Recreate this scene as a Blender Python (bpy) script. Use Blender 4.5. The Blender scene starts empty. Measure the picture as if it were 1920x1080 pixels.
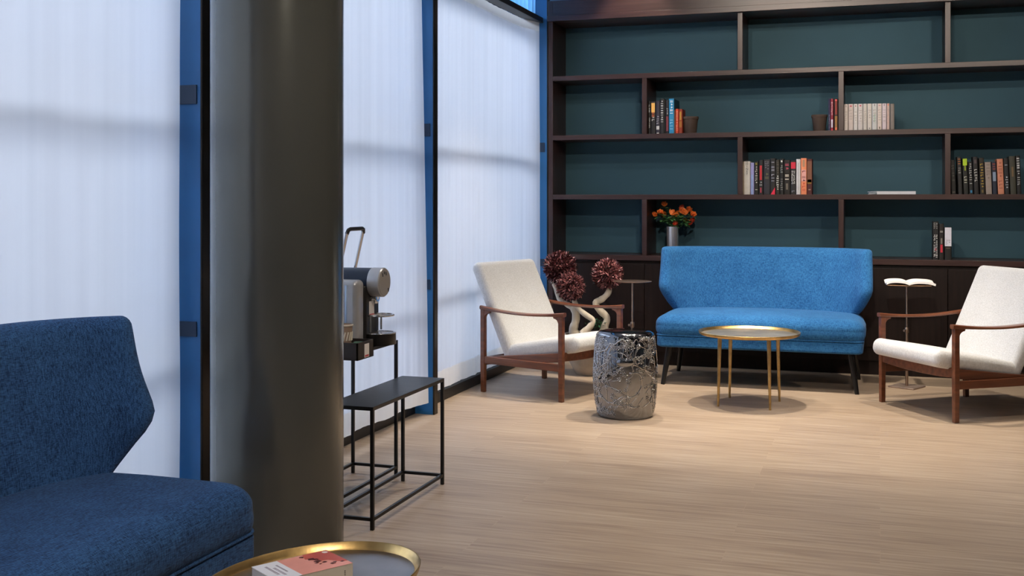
import bpy, bmesh, math, random
from mathutils import Vector, Matrix, Euler, noise
R = math.radians
PI = math.pi
random.seed(7)
scene = bpy.context.scene
COL = scene.collection

# ------------------------------------------------------------------ camera
YAW = R(18.2)
cam_d = bpy.data.cameras.new('camera')
cam_d.sensor_width = 36.0
cam_d.lens = 36.0 * 2100 / 1920
cam_d.shift_y = -(540 - 372) / 1920
cam_d.clip_start = 0.05
cam_d.clip_end = 200
cam = bpy.data.objects.new('camera', cam_d)
COL.objects.link(cam)
cam.location = (0, 0, 1.2)
cam.rotation_euler = (R(90), 0, YAW)
scene.camera = cam

# ------------------------------------------------------------------ exposure
vs = scene.view_settings
vs.view_transform = 'Standard'
vs.look = 'None'
vs.exposure = 0.0
vs.gamma = 1.0
vs.use_curve_mapping = False

# ------------------------------------------------------------------ sky (overcast late afternoon, bluish)
world = bpy.data.worlds.new('sky')
scene.world = world
world.use_nodes = True
nt = world.node_tree
nt.nodes.clear()
wo = nt.nodes.new('ShaderNodeOutputWorld')
wb = nt.nodes.new('ShaderNodeBackground')
tc = nt.nodes.new('ShaderNodeTexCoord')
sx = nt.nodes.new('ShaderNodeSeparateXYZ')
cr = nt.nodes.new('ShaderNodeValToRGB')
nt.links.new(tc.outputs['Generated'], sx.inputs[0])
nt.links.new(sx.outputs['Z'], cr.inputs[0])
cr.color_ramp.elements[0].position = 0.0
cr.color_ramp.elements[0].color = (0.66, 0.72, 0.88, 1)
cr.color_ramp.elements[1].position = 0.6
cr.color_ramp.elements[1].color = (0.90, 0.90, 0.96, 1)
nt.links.new(cr.outputs[0], wb.inputs['Color'])
wb.inputs['Strength'].default_value = 16.0
nt.links.new(wb.outputs[0], wo.inputs['Surface'])

# ------------------------------------------------------------------ ceiling spotlights (warm), with added bookcase fills
SPOT_W = 1.0
def spot(x, y, power, size=62, blend=0.45, aim=None, z=3.02, col=(1.0, 0.885, 0.745), rad=0.03):
    d = bpy.data.lights.new('spot_lamp', 'SPOT')
    d.energy = power * SPOT_W
    d.color = col
    d.spot_size = R(size)
    d.spot_blend = blend
    d.shadow_soft_size = rad
    o = bpy.data.objects.new('spot_lamp', d)
    COL.objects.link(o)
    o.location = (x, y, z)
    tgt = Vector(aim) if aim else Vector((x, y, 0))
    o.rotation_euler = (tgt - Vector((x, y, z))).to_track_quat('-Z', 'Y').to_euler()
    return o
SPOTS = [
    # x, y, power, cone, aim
    (-0.64, 6.62, 270, 72, (-0.72, 6.65, 0)),
    (-0.95, 6.35, 30, 80, (-0.9, 6.4, 0)),
    (-1.55, 6.70, 175, 66, (-1.75, 6.6, 0)),
    (0.55, 6.55, 160, 78, (0.45, 6.6, 0)),
    (-1.68, 7.60, 34, 64, (-1.68, 8.02, 2.2)),
    (-0.62, 7.60, 12, 60, (-0.62, 8.02, 2.2)),
    (-0.60, 4.90, 95, 58, (-0.75, 8.3, 1.35)),
    (1.00, 4.90, 80, 58, (0.75, 8.3, 1.35)),
    (-0.20, 2.60, 210, 46, (-0.60, 8.3, 1.55)),  # added fill lamp, softens the shade under the shelves
    (1.60, 2.80, 110, 46, (1.0, 8.3, 1.55)),  # second added fill lamp for the bookcase
    (-1.10, 5.60, 45, 70, (-1.10, 8.3, 1.3)),
    (-0.9, 5.3, 125, 86, (-0.9, 5.3, 0)),
    (0.6, 4.9, 90, 88, (0.6, 4.9, 0)),
    (-0.7, 3.0, 35, 96, (-0.9, 3.0, 0)),
    (0.18, 1.13, 165, 70, (-1.55, 2.6, 0.6)),
]
for x, y, p, c, a in SPOTS:
    spot(x, y, p, c, 0.6, a)

# =================================================================== helpers
def P(px, py, D):
    """pixel + distance along the view axis -> point in the room"""
    r = (px - 960) / 2100 * D
    z = 1.2 - (py - 372) / 2100 * D
    s, c = math.sin(YAW), math.cos(YAW)
    return Vector((-s * D + c * r, c * D + s * r, z))
def at_y(px, py, y):
    k = (px - 960) / 2100
    s, c = math.sin(YAW), math.cos(YAW)
    return P(px, py, y / (c + s * k))

def M(name, col, rough=0.5, metal=0.0, bump=None, var=None, spec=0.5, coat=0.0, aniso=0.0, sheen=0.0, coords='Object', emit=None):
    """bump: (scale, strength, stretch xyz); var: (scale, amount, stretch xyz)"""
    m = bpy.data.materials.new(name)
    m.use_nodes = True
    t = m.node_tree
    b = t.nodes['Principled BSDF']
    b.inputs['Base Color'].default_value = (*col, 1)
    b.inputs['Roughness'].default_value = rough
    b.inputs['Metallic'].default_value = metal
    b.inputs['Specular IOR Level'].default_value = spec
    b.inputs['Coat Weight'].default_value = coat
    b.inputs['Sheen Weight'].default_value = sheen
    if emit:
        b.inputs['Emission Color'].default_value = (*emit[0], 1)
        b.inputs['Emission Strength'].default_value = emit[1]
    co = t.nodes.new('ShaderNodeTexCoord')
    def nz(scale, stretch, detail=4):
        mp = t.nodes.new('ShaderNodeMapping')
        mp.inputs['Scale'].default_value = stretch
        t.links.new(co.outputs[coords], mp.inputs[0])
        n = t.nodes.new('ShaderNodeTexNoise')
        n.inputs['Scale'].default_value = scale
        n.inputs['Detail'].default_value = detail
        t.links.new(mp.outputs[0], n.inputs['Vector'])
        return n
    if var:
        n = nz(var[0], var[2] if len(var) > 2 else (1, 1, 1))
        rp = t.nodes.new('ShaderNodeValToRGB')
        a = var[1]
        rp.color_ramp.elements[0].position = 0.3
        rp.color_ramp.elements[1].position = 0.7
        rp.color_ramp.elements[0].color = (*[max(0, c * (1 - a)) for c in col], 1)
        rp.color_ramp.elements[1].color = (*[min(1, c * (1 + a)) for c in col], 1)
        t.links.new(n.outputs['Fac'], rp.inputs[0])
        t.links.new(rp.outputs[0], b.inputs['Base Color'])
    if bump:
        n = nz(bump[0], bump[2] if len(bump) > 2 else (1, 1, 1))
        bp = t.nodes.new('ShaderNodeBump')
        bp.inputs['Strength'].default_value = bump[1]
        bp.inputs['Distance'].default_value = 0.004
        t.links.new(n.outputs['Fac'], bp.inputs['Height'])
        t.links.new(bp.outputs[0], b.inputs['Normal'])
    return m

def fabric(name, dark, light, rough=0.95, scale=1.0, bump=0.5, sheen=0.25, mottle=0.25):
    """woven cloth: crossing threads + mottle"""
    m = bpy.data.materials.new(name)
    m.use_nodes = True
    t = m.node_tree
    b = t.nodes['Principled BSDF']
    b.inputs['Roughness'].default_value = rough
    b.inputs['Sheen Weight'].default_value = sheen
    b.inputs['Specular IOR Level'].default_value = 0.15
    co = t.nodes.new('ShaderNodeTexCoord')
    facs = []
    for st in ((70, 640, 640), (640, 200, 70)):
        mp = t.nodes.new('ShaderNodeMapping')
        mp.inputs['Scale'].default_value = [s * scale for s in st]
        t.links.new(co.outputs['Object'], mp.inputs[0])
        n = t.nodes.new('ShaderNodeTexNoise')
        n.inputs['Scale'].default_value = 1.0
        n.inputs['Detail'].default_value = 2
        t.links.new(mp.outputs[0], n.inputs['Vector'])
        facs.append(n)
    add = t.nodes.new('ShaderNodeMath'); add.operation = 'ADD'
    t.links.new(facs[0].outputs['Fac'], add.inputs[0])
    t.links.new(facs[1].outputs['Fac'], add.inputs[1])
    big = t.nodes.new('ShaderNodeTexNoise')
    big.inputs['Scale'].default_value = 9
    t.links.new(co.outputs['Object'], big.inputs['Vector'])
    sc_ = t.nodes.new('ShaderNodeMath'); sc_.operation = 'MULTIPLY_ADD'
    sc_.inputs[1].default_value = mottle
    t.links.new(big.outputs['Fac'], sc_.inputs[0])
    t.links.new(add.outputs[0], sc_.inputs[2])
    rp = t.nodes.new('ShaderNodeValToRGB')
    rp.color_ramp.elements[0].position = 0.78 + mottle * 0.5 - 0.0
    rp.color_ramp.elements[1].position = 1.22 + mottle * 0.5
    mr = t.nodes.new('ShaderNodeMapRange')
    mr.inputs['From Min'].default_value = 0.75 + mottle * 0.5
    mr.inputs['From Max'].default_value = 1.25 + mottle * 0.5
    t.links.new(sc_.outputs[0], mr.inputs['Value'])
    rp.color_ramp.elements[0].position = 0
    rp.color_ramp.elements[1].position = 1
    rp.color_ramp.elements[0].color = (*dark, 1)
    rp.color_ramp.elements[1].color = (*light, 1)
    t.links.new(mr.outputs[0], rp.inputs[0])
    t.links.new(rp.outputs[0], b.inputs['Base Color'])
    bp = t.nodes.new('ShaderNodeBump')
    bp.inputs['Strength'].default_value = bump
    bp.inputs['Distance'].default_value = 0.0015
    t.links.new(add.outputs[0], bp.inputs['Height'])
    t.links.new(bp.outputs[0], b.inputs['Normal'])
    return m

class MB:
    def __init__(self):
        self.bm = bmesh.new()
    def _add(self, verts, faces, mi=0):
        vs_ = [self.bm.verts.new(v) for v in verts]
        for f in faces:
            try:
                fc = self.bm.faces.new([vs_[i] for i in f])
                fc.material_index = mi
            except ValueError:
                pass
        return vs_
    def box(self, c, s, rot=None, mi=0):
        hx, hy, hz = s[0] / 2, s[1] / 2, s[2] / 2
        v = [Vector((x, y, z)) for x in (-hx, hx) for y in (-hy, hy) for z in (-hz, hz)]
        if rot is not None:
            m = rot if isinstance(rot, Matrix) else Euler(rot).to_matrix()
            v = [m @ p for p in v]
        v = [p + Vector(c) for p in v]
        self._add(v, [(0, 1, 3, 2), (4, 6, 7, 5), (0, 4, 5, 1), (2, 3, 7, 6), (0, 2, 6, 4), (1, 5, 7, 3)], mi)
        return self
    def box2(self, a, b, mi=0):
        c = [(a[i] + b[i]) / 2 for i in range(3)]
        s = [abs(b[i] - a[i]) for i in range(3)]
        return self.box(c, s, None, mi)
    def tube(self, pts, rad, seg=12, mi=0, cap=True, up=(0, 0, 1)):
        pts = [Vector(p) for p in pts]
        n = len(pts)
        rr = rad if isinstance(rad, (list, tuple)) else [rad] * n
        rings = []
        prev = None
        for i, p in enumerate(pts):
            if i == 0: t = pts[1] - p
            elif i == n - 1: t = p - pts[i - 1]
            else: t = (pts[i + 1] - p).normalized() + (p - pts[i - 1]).normalized()
            t.normalize()
            if prev is None:
                a = Vector(up)
                if abs(a.dot(t)) > .95: a = Vector((1, 0, 0))
                u = t.cross(a).normalized()
            else:
                u = (prev - t * prev.dot(t)).normalized()
            prev = u
            w = t.cross(u)
            r = rr[i]
            ru, rw = (r if isinstance(r, (tuple, list)) else (r, r))
            rings.append([self.bm.verts.new(p + u * math.cos(2 * PI * k / seg) * ru + w * math.sin(2 * PI * k / seg) * rw) for k in range(seg)])
        for i in range(n - 1):
            for k in range(seg):
                f = self.bm.faces.new((rings[i][k], rings[i][(k + 1) % seg], rings[i + 1][(k + 1) % seg], rings[i + 1][k]))
                f.material_index = mi
        if cap:
            for rg in (rings[0][::-1], rings[-1]):
                f = self.bm.faces.new(rg); f.material_index = mi
        return self
    def lathe(self, prof, seg=48, c=(0, 0, 0), mi=0, sxy=(1, 1)):
        rings = []
        for r, z in prof:
            if r <= 1e-6:
                rings.append([self.bm.verts.new((c[0], c[1], c[2] + z))])
            else:
                rings.append([self.bm.verts.new((c[0] + r * sxy[0] * math.cos(2 * PI * k / seg), c[1] + r * sxy[1] * math.sin(2 * PI * k / seg), c[2] + z)) for k in range(seg)])
        for a, b in zip(rings[:-1], rings[1:]):
            for k in range(seg):
                k2 = (k + 1) % seg
                try:
                    if len(a) == 1 and len(b) == 1: continue
                    if len(a) == 1: f = self.bm.faces.new((a[0], b[k], b[k2]))
                    elif len(b) == 1: f = self.bm.faces.new((a[k], a[k2], b[0]))
                    else: f = self.bm.faces.new((a[k], a[k2], b[k2], b[k]))
                    f.material_index = mi
                except ValueError: pass
        return self
    def rbox(self, c, s, r, n=10, rot=None, crown=0.0, mi=0, crown_b=0.0, warp=None):
        """rounded box, sizes s, corner radii r (scalar or xyz); crown lifts the top"""
        if not isinstance(r, (tuple, list)): r = (r, r, r)
        h = [x / 2 for x in s]
        r = [min(r[i], h[i] * .999) for i in range(3)]
        m = rot if (rot is None or isinstance(rot, Matrix)) else Euler(rot).to_matrix()
        tt = []
        for ax in range(3):
            inner = h[ax] - r[ax]
            l = []
            k = max(3, n // 2)
            for i in range(k + 1): l.append(('e', -1, i / k))
            ni = max(2, int(n * 1.2))
            for i in range(1, ni): l.append(('i', 0, -1 + 2 * i / ni))
            for i in range(k + 1): l.append(('e', 1, 1 - i / k))
            q = []
            for kind, sg, v in l:
                if kind == 'e': q.append(sg * (inner + r[ax] * math.tan((1 - v) * PI / 4)))
                else: q.append(v * inner)
            tt.append(sorted(set(round(a, 6) for a in q)))
        cache = {}
        def vert(p):
            key = tuple(round(a, 6) for a in p)
            if key in cache: return cache[key]
            inn = [max(-(h[i] - r[i]), min(h[i] - r[i], p[i])) for i in range(3)]
            d = Vector([(p[i] - inn[i]) / r[i] for i in range(3)])
            if d.length > 1e-9:
                d.normalize()
            q = Vector([inn[i] + d[i] * r[i] for i in range(3)])
            if crown or crown_b:
                w = (1 - (q.x / h[0]) ** 2) * (1 - (q.y / h[1]) ** 2)
                if q.z > 0: q.z += crown * w * (q.z / h[2])
                else: q.z += crown_b * w * (q.z / h[2])
            if warp: q = warp(q)
            if m is not None: q = m @ q
            cache[key] = self.bm.verts.new(q + Vector(c))
            return cache[key]
        for ax in range(3):
            a, b = [(1, 2), (2, 0), (0, 1)][ax]
            for sg in (-1, 1):
                for i in range(len(tt[a]) - 1):
                    for j in range(len(tt[b]) - 1):
                        quad = []
                        for (ii, jj) in ((i, j), (i + 1, j), (i + 1, j + 1), (i, j + 1)):
                            p = [0, 0, 0]; p[ax] = sg * h[ax]; p[a] = tt[a][ii]; p[b] = tt[b][jj]
                            quad.append(vert(p))
                        if sg < 0: quad = quad[::-1]
                        try:
                            f = self.bm.faces.new(quad); f.material_index = mi
                        except ValueError: pass
        return self
    def prism(self, poly, axis, a, b, mi=0):
        """poly of 2D points extruded along axis from a to b"""
        def mk(p, t):
            if axis == 'x': return Vector((t, p[0], p[1]))
            if axis == 'y': return Vector((p[0], t, p[1]))
            return Vector((p[0], p[1], t))
        n = len(poly)
        v = [mk(p, a) for p in poly] + [mk(p, b) for p in poly]
        self._add(v, [tuple(range(n))[::-1], tuple(range(n, 2 * n))] + [(i, (i + 1) % n, n + (i + 1) % n, n + i) for i in range(n)], mi)
        return self
    def build(self, name, mat, parent=None, smooth=False, bevel=0.0, loc=None, subsurf=0, rotz=0.0, bseg=2):
        bm = self.bm
        bmesh.ops.recalc_face_normals(bm, faces=bm.faces)
        me = bpy.data.meshes.new(name)
        bm.to_mesh(me); bm.free()
        for mt in (mat if isinstance(mat, (list, tuple)) else [mat]):
            me.materials.append(mt)
        o = bpy.data.objects.new(name, me)
        COL.objects.link(o)
        if parent: o.parent = parent
        if loc is not None: o.location = loc
        o.rotation_euler.z = rotz
        if bevel:
            md = o.modifiers.new('bevel', 'BEVEL'); md.width = bevel; md.segments = bseg; md.limit_method = 'ANGLE'; md.angle_limit = R(40)
            md.harden_normals = False
        if subsurf:
            md = o.modifiers.new('sub', 'SUBSURF'); md.levels = subsurf; md.render_levels = subsurf
        if smooth or bevel:
            for p in me.polygons: p.use_smooth = True
            if bevel or smooth == 'auto':
                try:
                    me.set_sharp_from_angle(angle=R(38))
                except Exception: pass
        return o

def tag(o, label=None, cat=None, group=None, kind=None):
    if label: o['label'] = label
    if cat: o['category'] = cat
    if group: o['group'] = group
    if kind: o['kind'] = kind
    return o
def thing(name, label, cat, loc=(0, 0, 0), rotz=0.0, group=None):
    o = bpy.data.objects.new(name, None)
    COL.objects.link(o)
    o.location = loc; o.rotation_euler = (0, 0, rotz)
    o.empty_display_size = .1
    return tag(o, label, cat, group)
def struct(o): o['kind'] = 'structure'; return o
def copy_thing(root, loc, rotz, label, group=None):
    r = root.copy(); COL.objects.link(r); r.location = loc; r.rotation_euler = (0, 0, rotz); r['label'] = label
    if group: r['group'] = group
    for ch in [o for o in bpy.data.objects if o.parent == root]:
        c = ch.copy(); COL.objects.link(c); c.parent = r
        for g in [o for o in bpy.data.objects if o.parent == ch]:
            d = g.copy(); COL.objects.link(d); d.parent = c
    return r

# =================================================================== materials
def wood_floor():
    m = bpy.data.materials.new('oak_plank_floor'); m.use_nodes = True
    t = m.node_tree; b = t.nodes['Principled BSDF']
    co = t.nodes.new('ShaderNodeTexCoord')
    br = t.nodes.new('ShaderNodeTexBrick')
    br.inputs['Scale'].default_value = 1.0
    br.inputs['Brick Width'].default_value = 1.35
    br.inputs['Row Height'].default_value = 0.155
    br.inputs['Mortar Size'].default_value = 0.0008
    br.inputs['Mortar Smooth'].default_value = 0.3
    br.inputs['Bias'].default_value = 0.0
    br.offset = 0.37; br.offset_frequency = 2
    br.inputs['Color1'].default_value = (0.0, 0.0, 0.0, 1)
    br.inputs['Color2'].default_value = (1, 1, 1, 1)
    br.inputs['Mortar'].default_value = (0.5, 0.5, 0.5, 1)
    t.links.new(co.outputs['Object'], br.inputs['Vector'])
    def nz(sc, st, det=6, dist=0.0):
        mp = t.nodes.new('ShaderNodeMapping'); mp.inputs['Scale'].default_value = st
        t.links.new(co.outputs['Object'], mp.inputs[0])
        # shift the grain per plank
        ad = t.nodes.new('ShaderNodeVectorMath'); ad.operation = 'MULTIPLY_ADD'
        ad.inputs[1].default_value = (13.0, 7.0, 0)
        t.links.new(br.outputs['Color'], ad.inputs[0])
        t.links.new(mp.outputs[0], ad.inputs[2])
        n = t.nodes.new('ShaderNodeTexNoise'); n.inputs['Scale'].default_value = sc; n.inputs['Detail'].default_value = det
        n.inputs['Distortion'].default_value = dist
        t.links.new(ad.outputs[0], n.inputs['Vector'])
        return n
    grain = nz(1.0, (2.6, 58, 1), 8, 0.5)
    fine = nz(1.0, (9, 220, 1), 3)
    wide = nz(1.0, (0.8, 5, 1), 3)
    def madd(a, k, c):
        x = t.nodes.new('ShaderNodeMath'); x.operation = 'MULTIPLY_ADD'; x.inputs[1].default_value = k
        t.links.new(a, x.inputs[0])
        if isinstance(c, float): x.inputs[2].default_value = c
        else: t.links.new(c, x.inputs[2])
        return x.outputs[0]
    sep = t.nodes.new('ShaderNodeSeparateColor'); t.links.new(br.outputs['Color'], sep.inputs[0])
    v = madd(grain.outputs['Fac'], 0.85, -0.22)
    v = madd(fine.outputs['Fac'], 0.16, v)
    v = madd(wide.outputs['Fac'], 0.35, v)
    v = madd(sep.outputs[0], 0.09, v)
    rp = t.nodes.new('ShaderNodeValToRGB')
    e = rp.color_ramp.elements
    e[0].position = 0.22; e[0].color = (0.25, 0.175, 0.125, 1)
    e[1].position = 0.88; e[1].color = (0.57, 0.47, 0.35, 1)
    k = e.new(0.5); k.color = (0.40, 0.30, 0.215, 1)
    t.links.new(v, rp.inputs[0])
    mx = t.nodes.new('ShaderNodeMix'); mx.data_type = 'RGBA'
    t.links.new(br.outputs['Fac'], mx.inputs['Factor'])
    t.links.new(rp.outputs[0], mx.inputs['A'])
    mx.inputs['B'].default_value = (0.46, 0.35, 0.25, 1)
    t.links.new(mx.outputs['Result'], b.inputs['Base Color'])
    b.inputs['Roughness'].default_value = 0.42
    b.inputs['Specular IOR Level'].default_value = 0.4
    bp = t.nodes.new('ShaderNodeBump'); bp.inputs['Strength'].default_value = 0.25; bp.inputs['Distance'].default_value = 0.002
    t.links.new(v, bp.inputs['Height']); t.links.new(bp.outputs[0], b.inputs['Normal'])
    return m

def sheer(name, col, see=0.22, trans=0.62):
    m = bpy.data.materials.new(name); m.use_nodes = True
    t = m.node_tree; t.nodes.clear()
    out = t.nodes.new('ShaderNodeOutputMaterial')
    df = t.nodes.new('ShaderNodeBsdfDiffuse'); df.inputs['Color'].default_value = (*col, 1)
    tl = t.nodes.new('ShaderNodeBsdfTranslucent'); tl.inputs['Color'].default_value = (*col, 1)
    tp = t.nodes.new('ShaderNodeBsdfTransparent'); tp.inputs['Color'].default_value = (0.95, 0.97, 1, 1)
    m1 = t.nodes.new('ShaderNodeMixShader'); m1.inputs[0].default_value = trans
    m2 = t.nodes.new('ShaderNodeMixShader')
    # weave density varies across the width
    co = t.nodes.new('ShaderNodeTexCoord'); mp = t.nodes.new('ShaderNodeMapping'); mp.inputs['Scale'].default_value = (1, 15, 0.25)
    n = t.nodes.new('ShaderNodeTexNoise'); n.inputs['Scale'].default_value = 1.0; n.inputs['Detail'].default_value = 5
    t.links.new(co.outputs['Object'], mp.inputs[0]); t.links.new(mp.outputs[0], n.inputs['Vector'])
    mr = t.nodes.new('ShaderNodeMapRange')
    mr.inputs['From Min'].default_value = 0.3; mr.inputs['From Max'].default_value = 0.7
    mr.inputs['To Min'].default_value = see * 0.85; mr.inputs['To Max'].default_value = see * 1.15
    t.links.new(n.outputs['Fac'], mr.inputs['Value']); t.links.new(mr.outputs[0], m2.inputs[0])
    t.links.new(df.outputs[0], m1.inputs[1]); t.links.new(tl.outputs[0], m1.inputs[2])
    t.links.new(m1.outputs[0], m2.inputs[1]); t.links.new(tp.outputs[0], m2.inputs[2])
    t.links.new(m2.outputs[0], out.inputs['Surface'])
    return m

def glass(name, tint=(0.86, 0.93, 1.0)):
    m = bpy.data.materials.new(name); m.use_nodes = True
    t = m.node_tree; t.nodes.clear()
    out = t.nodes.new('ShaderNodeOutputMaterial')
    tp = t.nodes.new('ShaderNodeBsdfTransparent'); tp.inputs['Color'].default_value = (*tint, 1)
    gl = t.nodes.new('ShaderNodeBsdfGlossy'); gl.inputs['Roughness'].default_value = 0.02
    fr = t.nodes.new('ShaderNodeFresnel'); fr.inputs['IOR'].default_value = 1.45
    m1 = t.nodes.new('ShaderNodeMixShader')
    t.links.new(fr.outputs[0], m1.inputs[0]); t.links.new(tp.outputs[0], m1.inputs[1]); t.links.new(gl.outputs[0], m1.inputs[2])
    t.links.new(m1.outputs[0], out.inputs['Surface'])
    return m

def stool_metal():
    m = bpy.data.materials.new('mercury_glaze'); m.use_nodes = True
    t = m.node_tree; b = t.nodes['Principled BSDF']
    b.inputs['Metallic'].default_value = 1.0
    b.inputs['Roughness'].default_value = 0.09
    b.inputs['Base Color'].default_value = (0.25, 0.26, 0.28, 1)
    co = t.nodes.new('ShaderNodeTexCoord')
    nz = t.nodes.new('ShaderNodeTexNoise'); nz.inputs['Scale'].default_value = 9; nz.inputs['Detail'].default_value = 3
    t.links.new(co.outputs['Object'], nz.inputs['Vector'])
    bp = t.nodes.new('ShaderNodeBump'); bp.inputs['Strength'].default_value = 0.12; bp.inputs['Distance'].default_value = 0.006
    t.links.new(nz.outputs['Fac'], bp.inputs['Height']); t.links.new(bp.outputs[0], b.inputs['Normal'])
    return m

def dark_wood(name, col, rough=0.35, stretch=(3, 40, 40), amt=0.3, spec=0.5, coat=0.0):
    return M(name, col, rough, 0, bump=(1, 0.12, stretch), var=(1, amt, stretch), spec=spec, coat=coat)

MAT = {}
MAT['floor'] = wood_floor()
MAT['wenge'] = dark_wood('wenge_veneer', (0.042, 0.019, 0.017), 0.34, (3, 50, 50), 0.3)
MAT['wenge_v'] = dark_wood('wenge_veneer_upright', (0.042, 0.019, 0.017), 0.34, (50, 50, 3), 0.3)
MAT['door_wood'] = dark_wood('wenge_door_veneer', (0.010, 0.0048, 0.004), 0.45, (50, 50, 3), 0.35, spec=.25)
MAT['teal'] = M('teal_paint', (0.038, 0.095, 0.128), 0.7, var=(3, 0.06), spec=0.3)
MAT['frame'] = M('blue_grey_window_frame', (0.10, 0.13, 0.18), .5, var=(4, .1))
MAT['frame_dark'] = M('dark_navy_mark', (0.010, 0.032, 0.075), .5, var=(4, .1))
MAT['blue_paint'] = M('blue_wall_paint', (0.02, 0.075, 0.14), 0.7, var=(3, .06))
MAT['wall'] = M('warm_grey_wall', (0.13, 0.12, 0.11), 0.85, var=(2, .05))
MAT['ceil'] = M('ceiling_paint', (0.42, 0.41, 0.40), 0.9, var=(2, .03))
MAT['post_blue'] = M('daylight_blue_metal', (0.022, 0.145, 0.36), 0.35, 0.0, var=(4, .1), bump=(30, .03))  # blue daylight on the dark post metal, put into its colour
MAT['post_black'] = M('brown_black_metal', (0.022, 0.017, 0.013), 0.35, 0.6, var=(6, .3))
MAT['black_metal'] = M('black_powder_coat', (0.012, 0.012, 0.013), 0.38, 0.5, bump=(60, .05), var=(8, .2))
MAT['iron_top'] = M('dark_iron_sheet', (0.022, 0.021, 0.022), 0.36, 0.6, bump=(14, .12), var=(5, .3))
MAT['plinth'] = M('dark_plinth', (0.012, 0.011, 0.011), 0.5, var=(6, .2))
MAT['sheer'] = sheer('white_sheer', (0.90, 0.865, 0.85), 0.20, 0.66)
MAT['hem'] = sheer('doubled_sheer_hem', (0.90, 0.86, 0.80), 0.05, 0.35)
MAT['glass'] = glass('window_glass')
MAT['navy'] = fabric('navy_wool', (0.011, 0.031, 0.095), (0.048, 0.140, 0.34), bump=.6, scale=.75, sheen=.06)
MAT['blue'] = fabric('blue_wool', (0.008, 0.060, 0.185), (0.040, 0.180, 0.41), bump=.6, scale=.75, sheen=.06)
MAT['white'] = fabric('cream_boucle', (0.55, 0.555, 0.55), (0.74, 0.745, 0.75), bump=.6, scale=.7, mottle=.15)
MAT['teak'] = dark_wood('teak', (0.155, 0.050, 0.022), 0.3, (4, 45, 45), 0.35, coat=.15)
MAT['black_leg'] = M('black_lacquer', (0.006, 0.006, 0.007), 0.3, var=(10, .2))
MAT['brass'] = M('aged_brass', (0.55, 0.37, 0.15), 0.34, 1.0, bump=(18, .25), var=(12, .35))
MAT['brass_leg'] = M('brass_leg_metal', (0.50, 0.35, 0.16), 0.34, 1.0, bump=(60, .08), var=(25, .25))
MAT['tray_in'] = M('worn_brass_plate', (0.60, 0.54, 0.42), 0.40, 1.0, bump=(7, .12), var=(6, .3))
MAT['tray_in2'] = M('tarnished_tray_plate', (0.36, 0.33, 0.31), 0.30, 1.0, bump=(5, .12), var=(5, .3))
MAT['bronze'] = M('pale_bronze', (0.40, 0.30, 0.24), 0.38, 1.0, bump=(20, .1), var=(12, .25))
MAT['stool'] = stool_metal()
MAT['column'] = M('olive_grey_metal_paint', (0.115, 0.118, 0.106), 0.20, 0.45, bump=(120, .04), var=(1.5, .08))

# =================================================================== setting
b = MB(); b.box2((-2.76, -2.2, -0.05), (3.6, 8.6, 0)); floor = struct(b.build('floor', MAT['floor']))
b = MB(); b.box2((-2.76, -2.2, 3.1), (3.6, 8.6, 3.2)); struct(b.build('ceiling', MAT['ceil']))
b = MB(); b.box2((-2.76, 8.36, 0), (3.6, 8.6, 3.1)); struct(b.build('wall_back', MAT['blue_paint']))
b = MB(); b.box2((3.5, -2.2, 0), (3.6, 8.36, 3.1)); struct(b.build('wall_right', MAT['wall']))
b = MB(); b.box2((-2.76, -2.3, 0), (3.6, -2.2, 3.1)); struct(b.build('wall_front', MAT['wall']))

POST_Y = [-0.92, 1.315, 3.55, 5.785, 8.02]
for i, py in enumerate(POST_Y):
    b = MB(); b.box2((-2.72, py - .022, 0), (-2.356, py + .024, 3.1))
    o = struct(b.build('trim_%d' % (i + 1), MAT['post_blue'], bevel=.002))
    for zt_, hh_ in ((1.58, .07), (.722, .055)):
        b = MB(); b.box2((-2.45, py - .026, zt_ - hh_ / 2), (-2.372, py - .0225, zt_ + hh_ / 2)); b.build('transom_mark', MAT['frame_dark'], o)  # dark plates added to imitate the window transom showing on the post
    b = MB(); b.box2((-2.356, py - .025, 0), (-2.346, py + .025, 3.1))
    b.build('room_face_strip', MAT['post_black'], o, bevel=.002)  # strip added to keep the room side free of the painted daylight
# plinth under the glazing, curtain rail and the clerestory rail
n = 6
for k in range(len(POST_Y) - 1):
    y0, y1 = POST_Y[k] + .024, POST_Y[k + 1] - .022
    b = MB(); b.box2((-2.72, y0, 0), (-2.462, y1, .062)); struct(b.build('trim_%d' % n, MAT['plinth'], bevel=.003)); n += 1
    b = MB(); b.box2((-2.47, y0, 2.505), (-2.385, y1, 2.545)); struct(b.build('trim_%d' % n, MAT['black_metal'], bevel=.002)); n += 1
# window frames (transoms at 0.72, 1.58, 2.52) with glass
wn = 1
for k in range(len(POST_Y) - 1):
    y0, y1 = POST_Y[k] + .024, POST_Y[k + 1] - .022
    b = MB()
    for z0, z1 in ((.062, .10), (.70, .735), (1.565, 1.605), (2.50, 2.56), (3.04, 3.1)):
        b.box2((-2.70, y0, z0), (-2.67, y1, z1))
    for yy in (y0, y1):
        b.box2((-2.70, yy - (0 if yy == y0 else .03), .062), (-2.67, yy + (.03 if yy == y0 else 0), 3.1))
    w = struct(b.build('window_%d' % wn, MAT['frame'])); wn += 1
    for z0, z1 in ((.10, .70), (.735, 1.565), (1.605, 2.50), (2.56, 3.04)):
        g = MB(); g.box2((-2.688, y0 + .03, z0), (-2.682, y1 - .03, z1)); g.build('pane', MAT['glass'], w)

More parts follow.
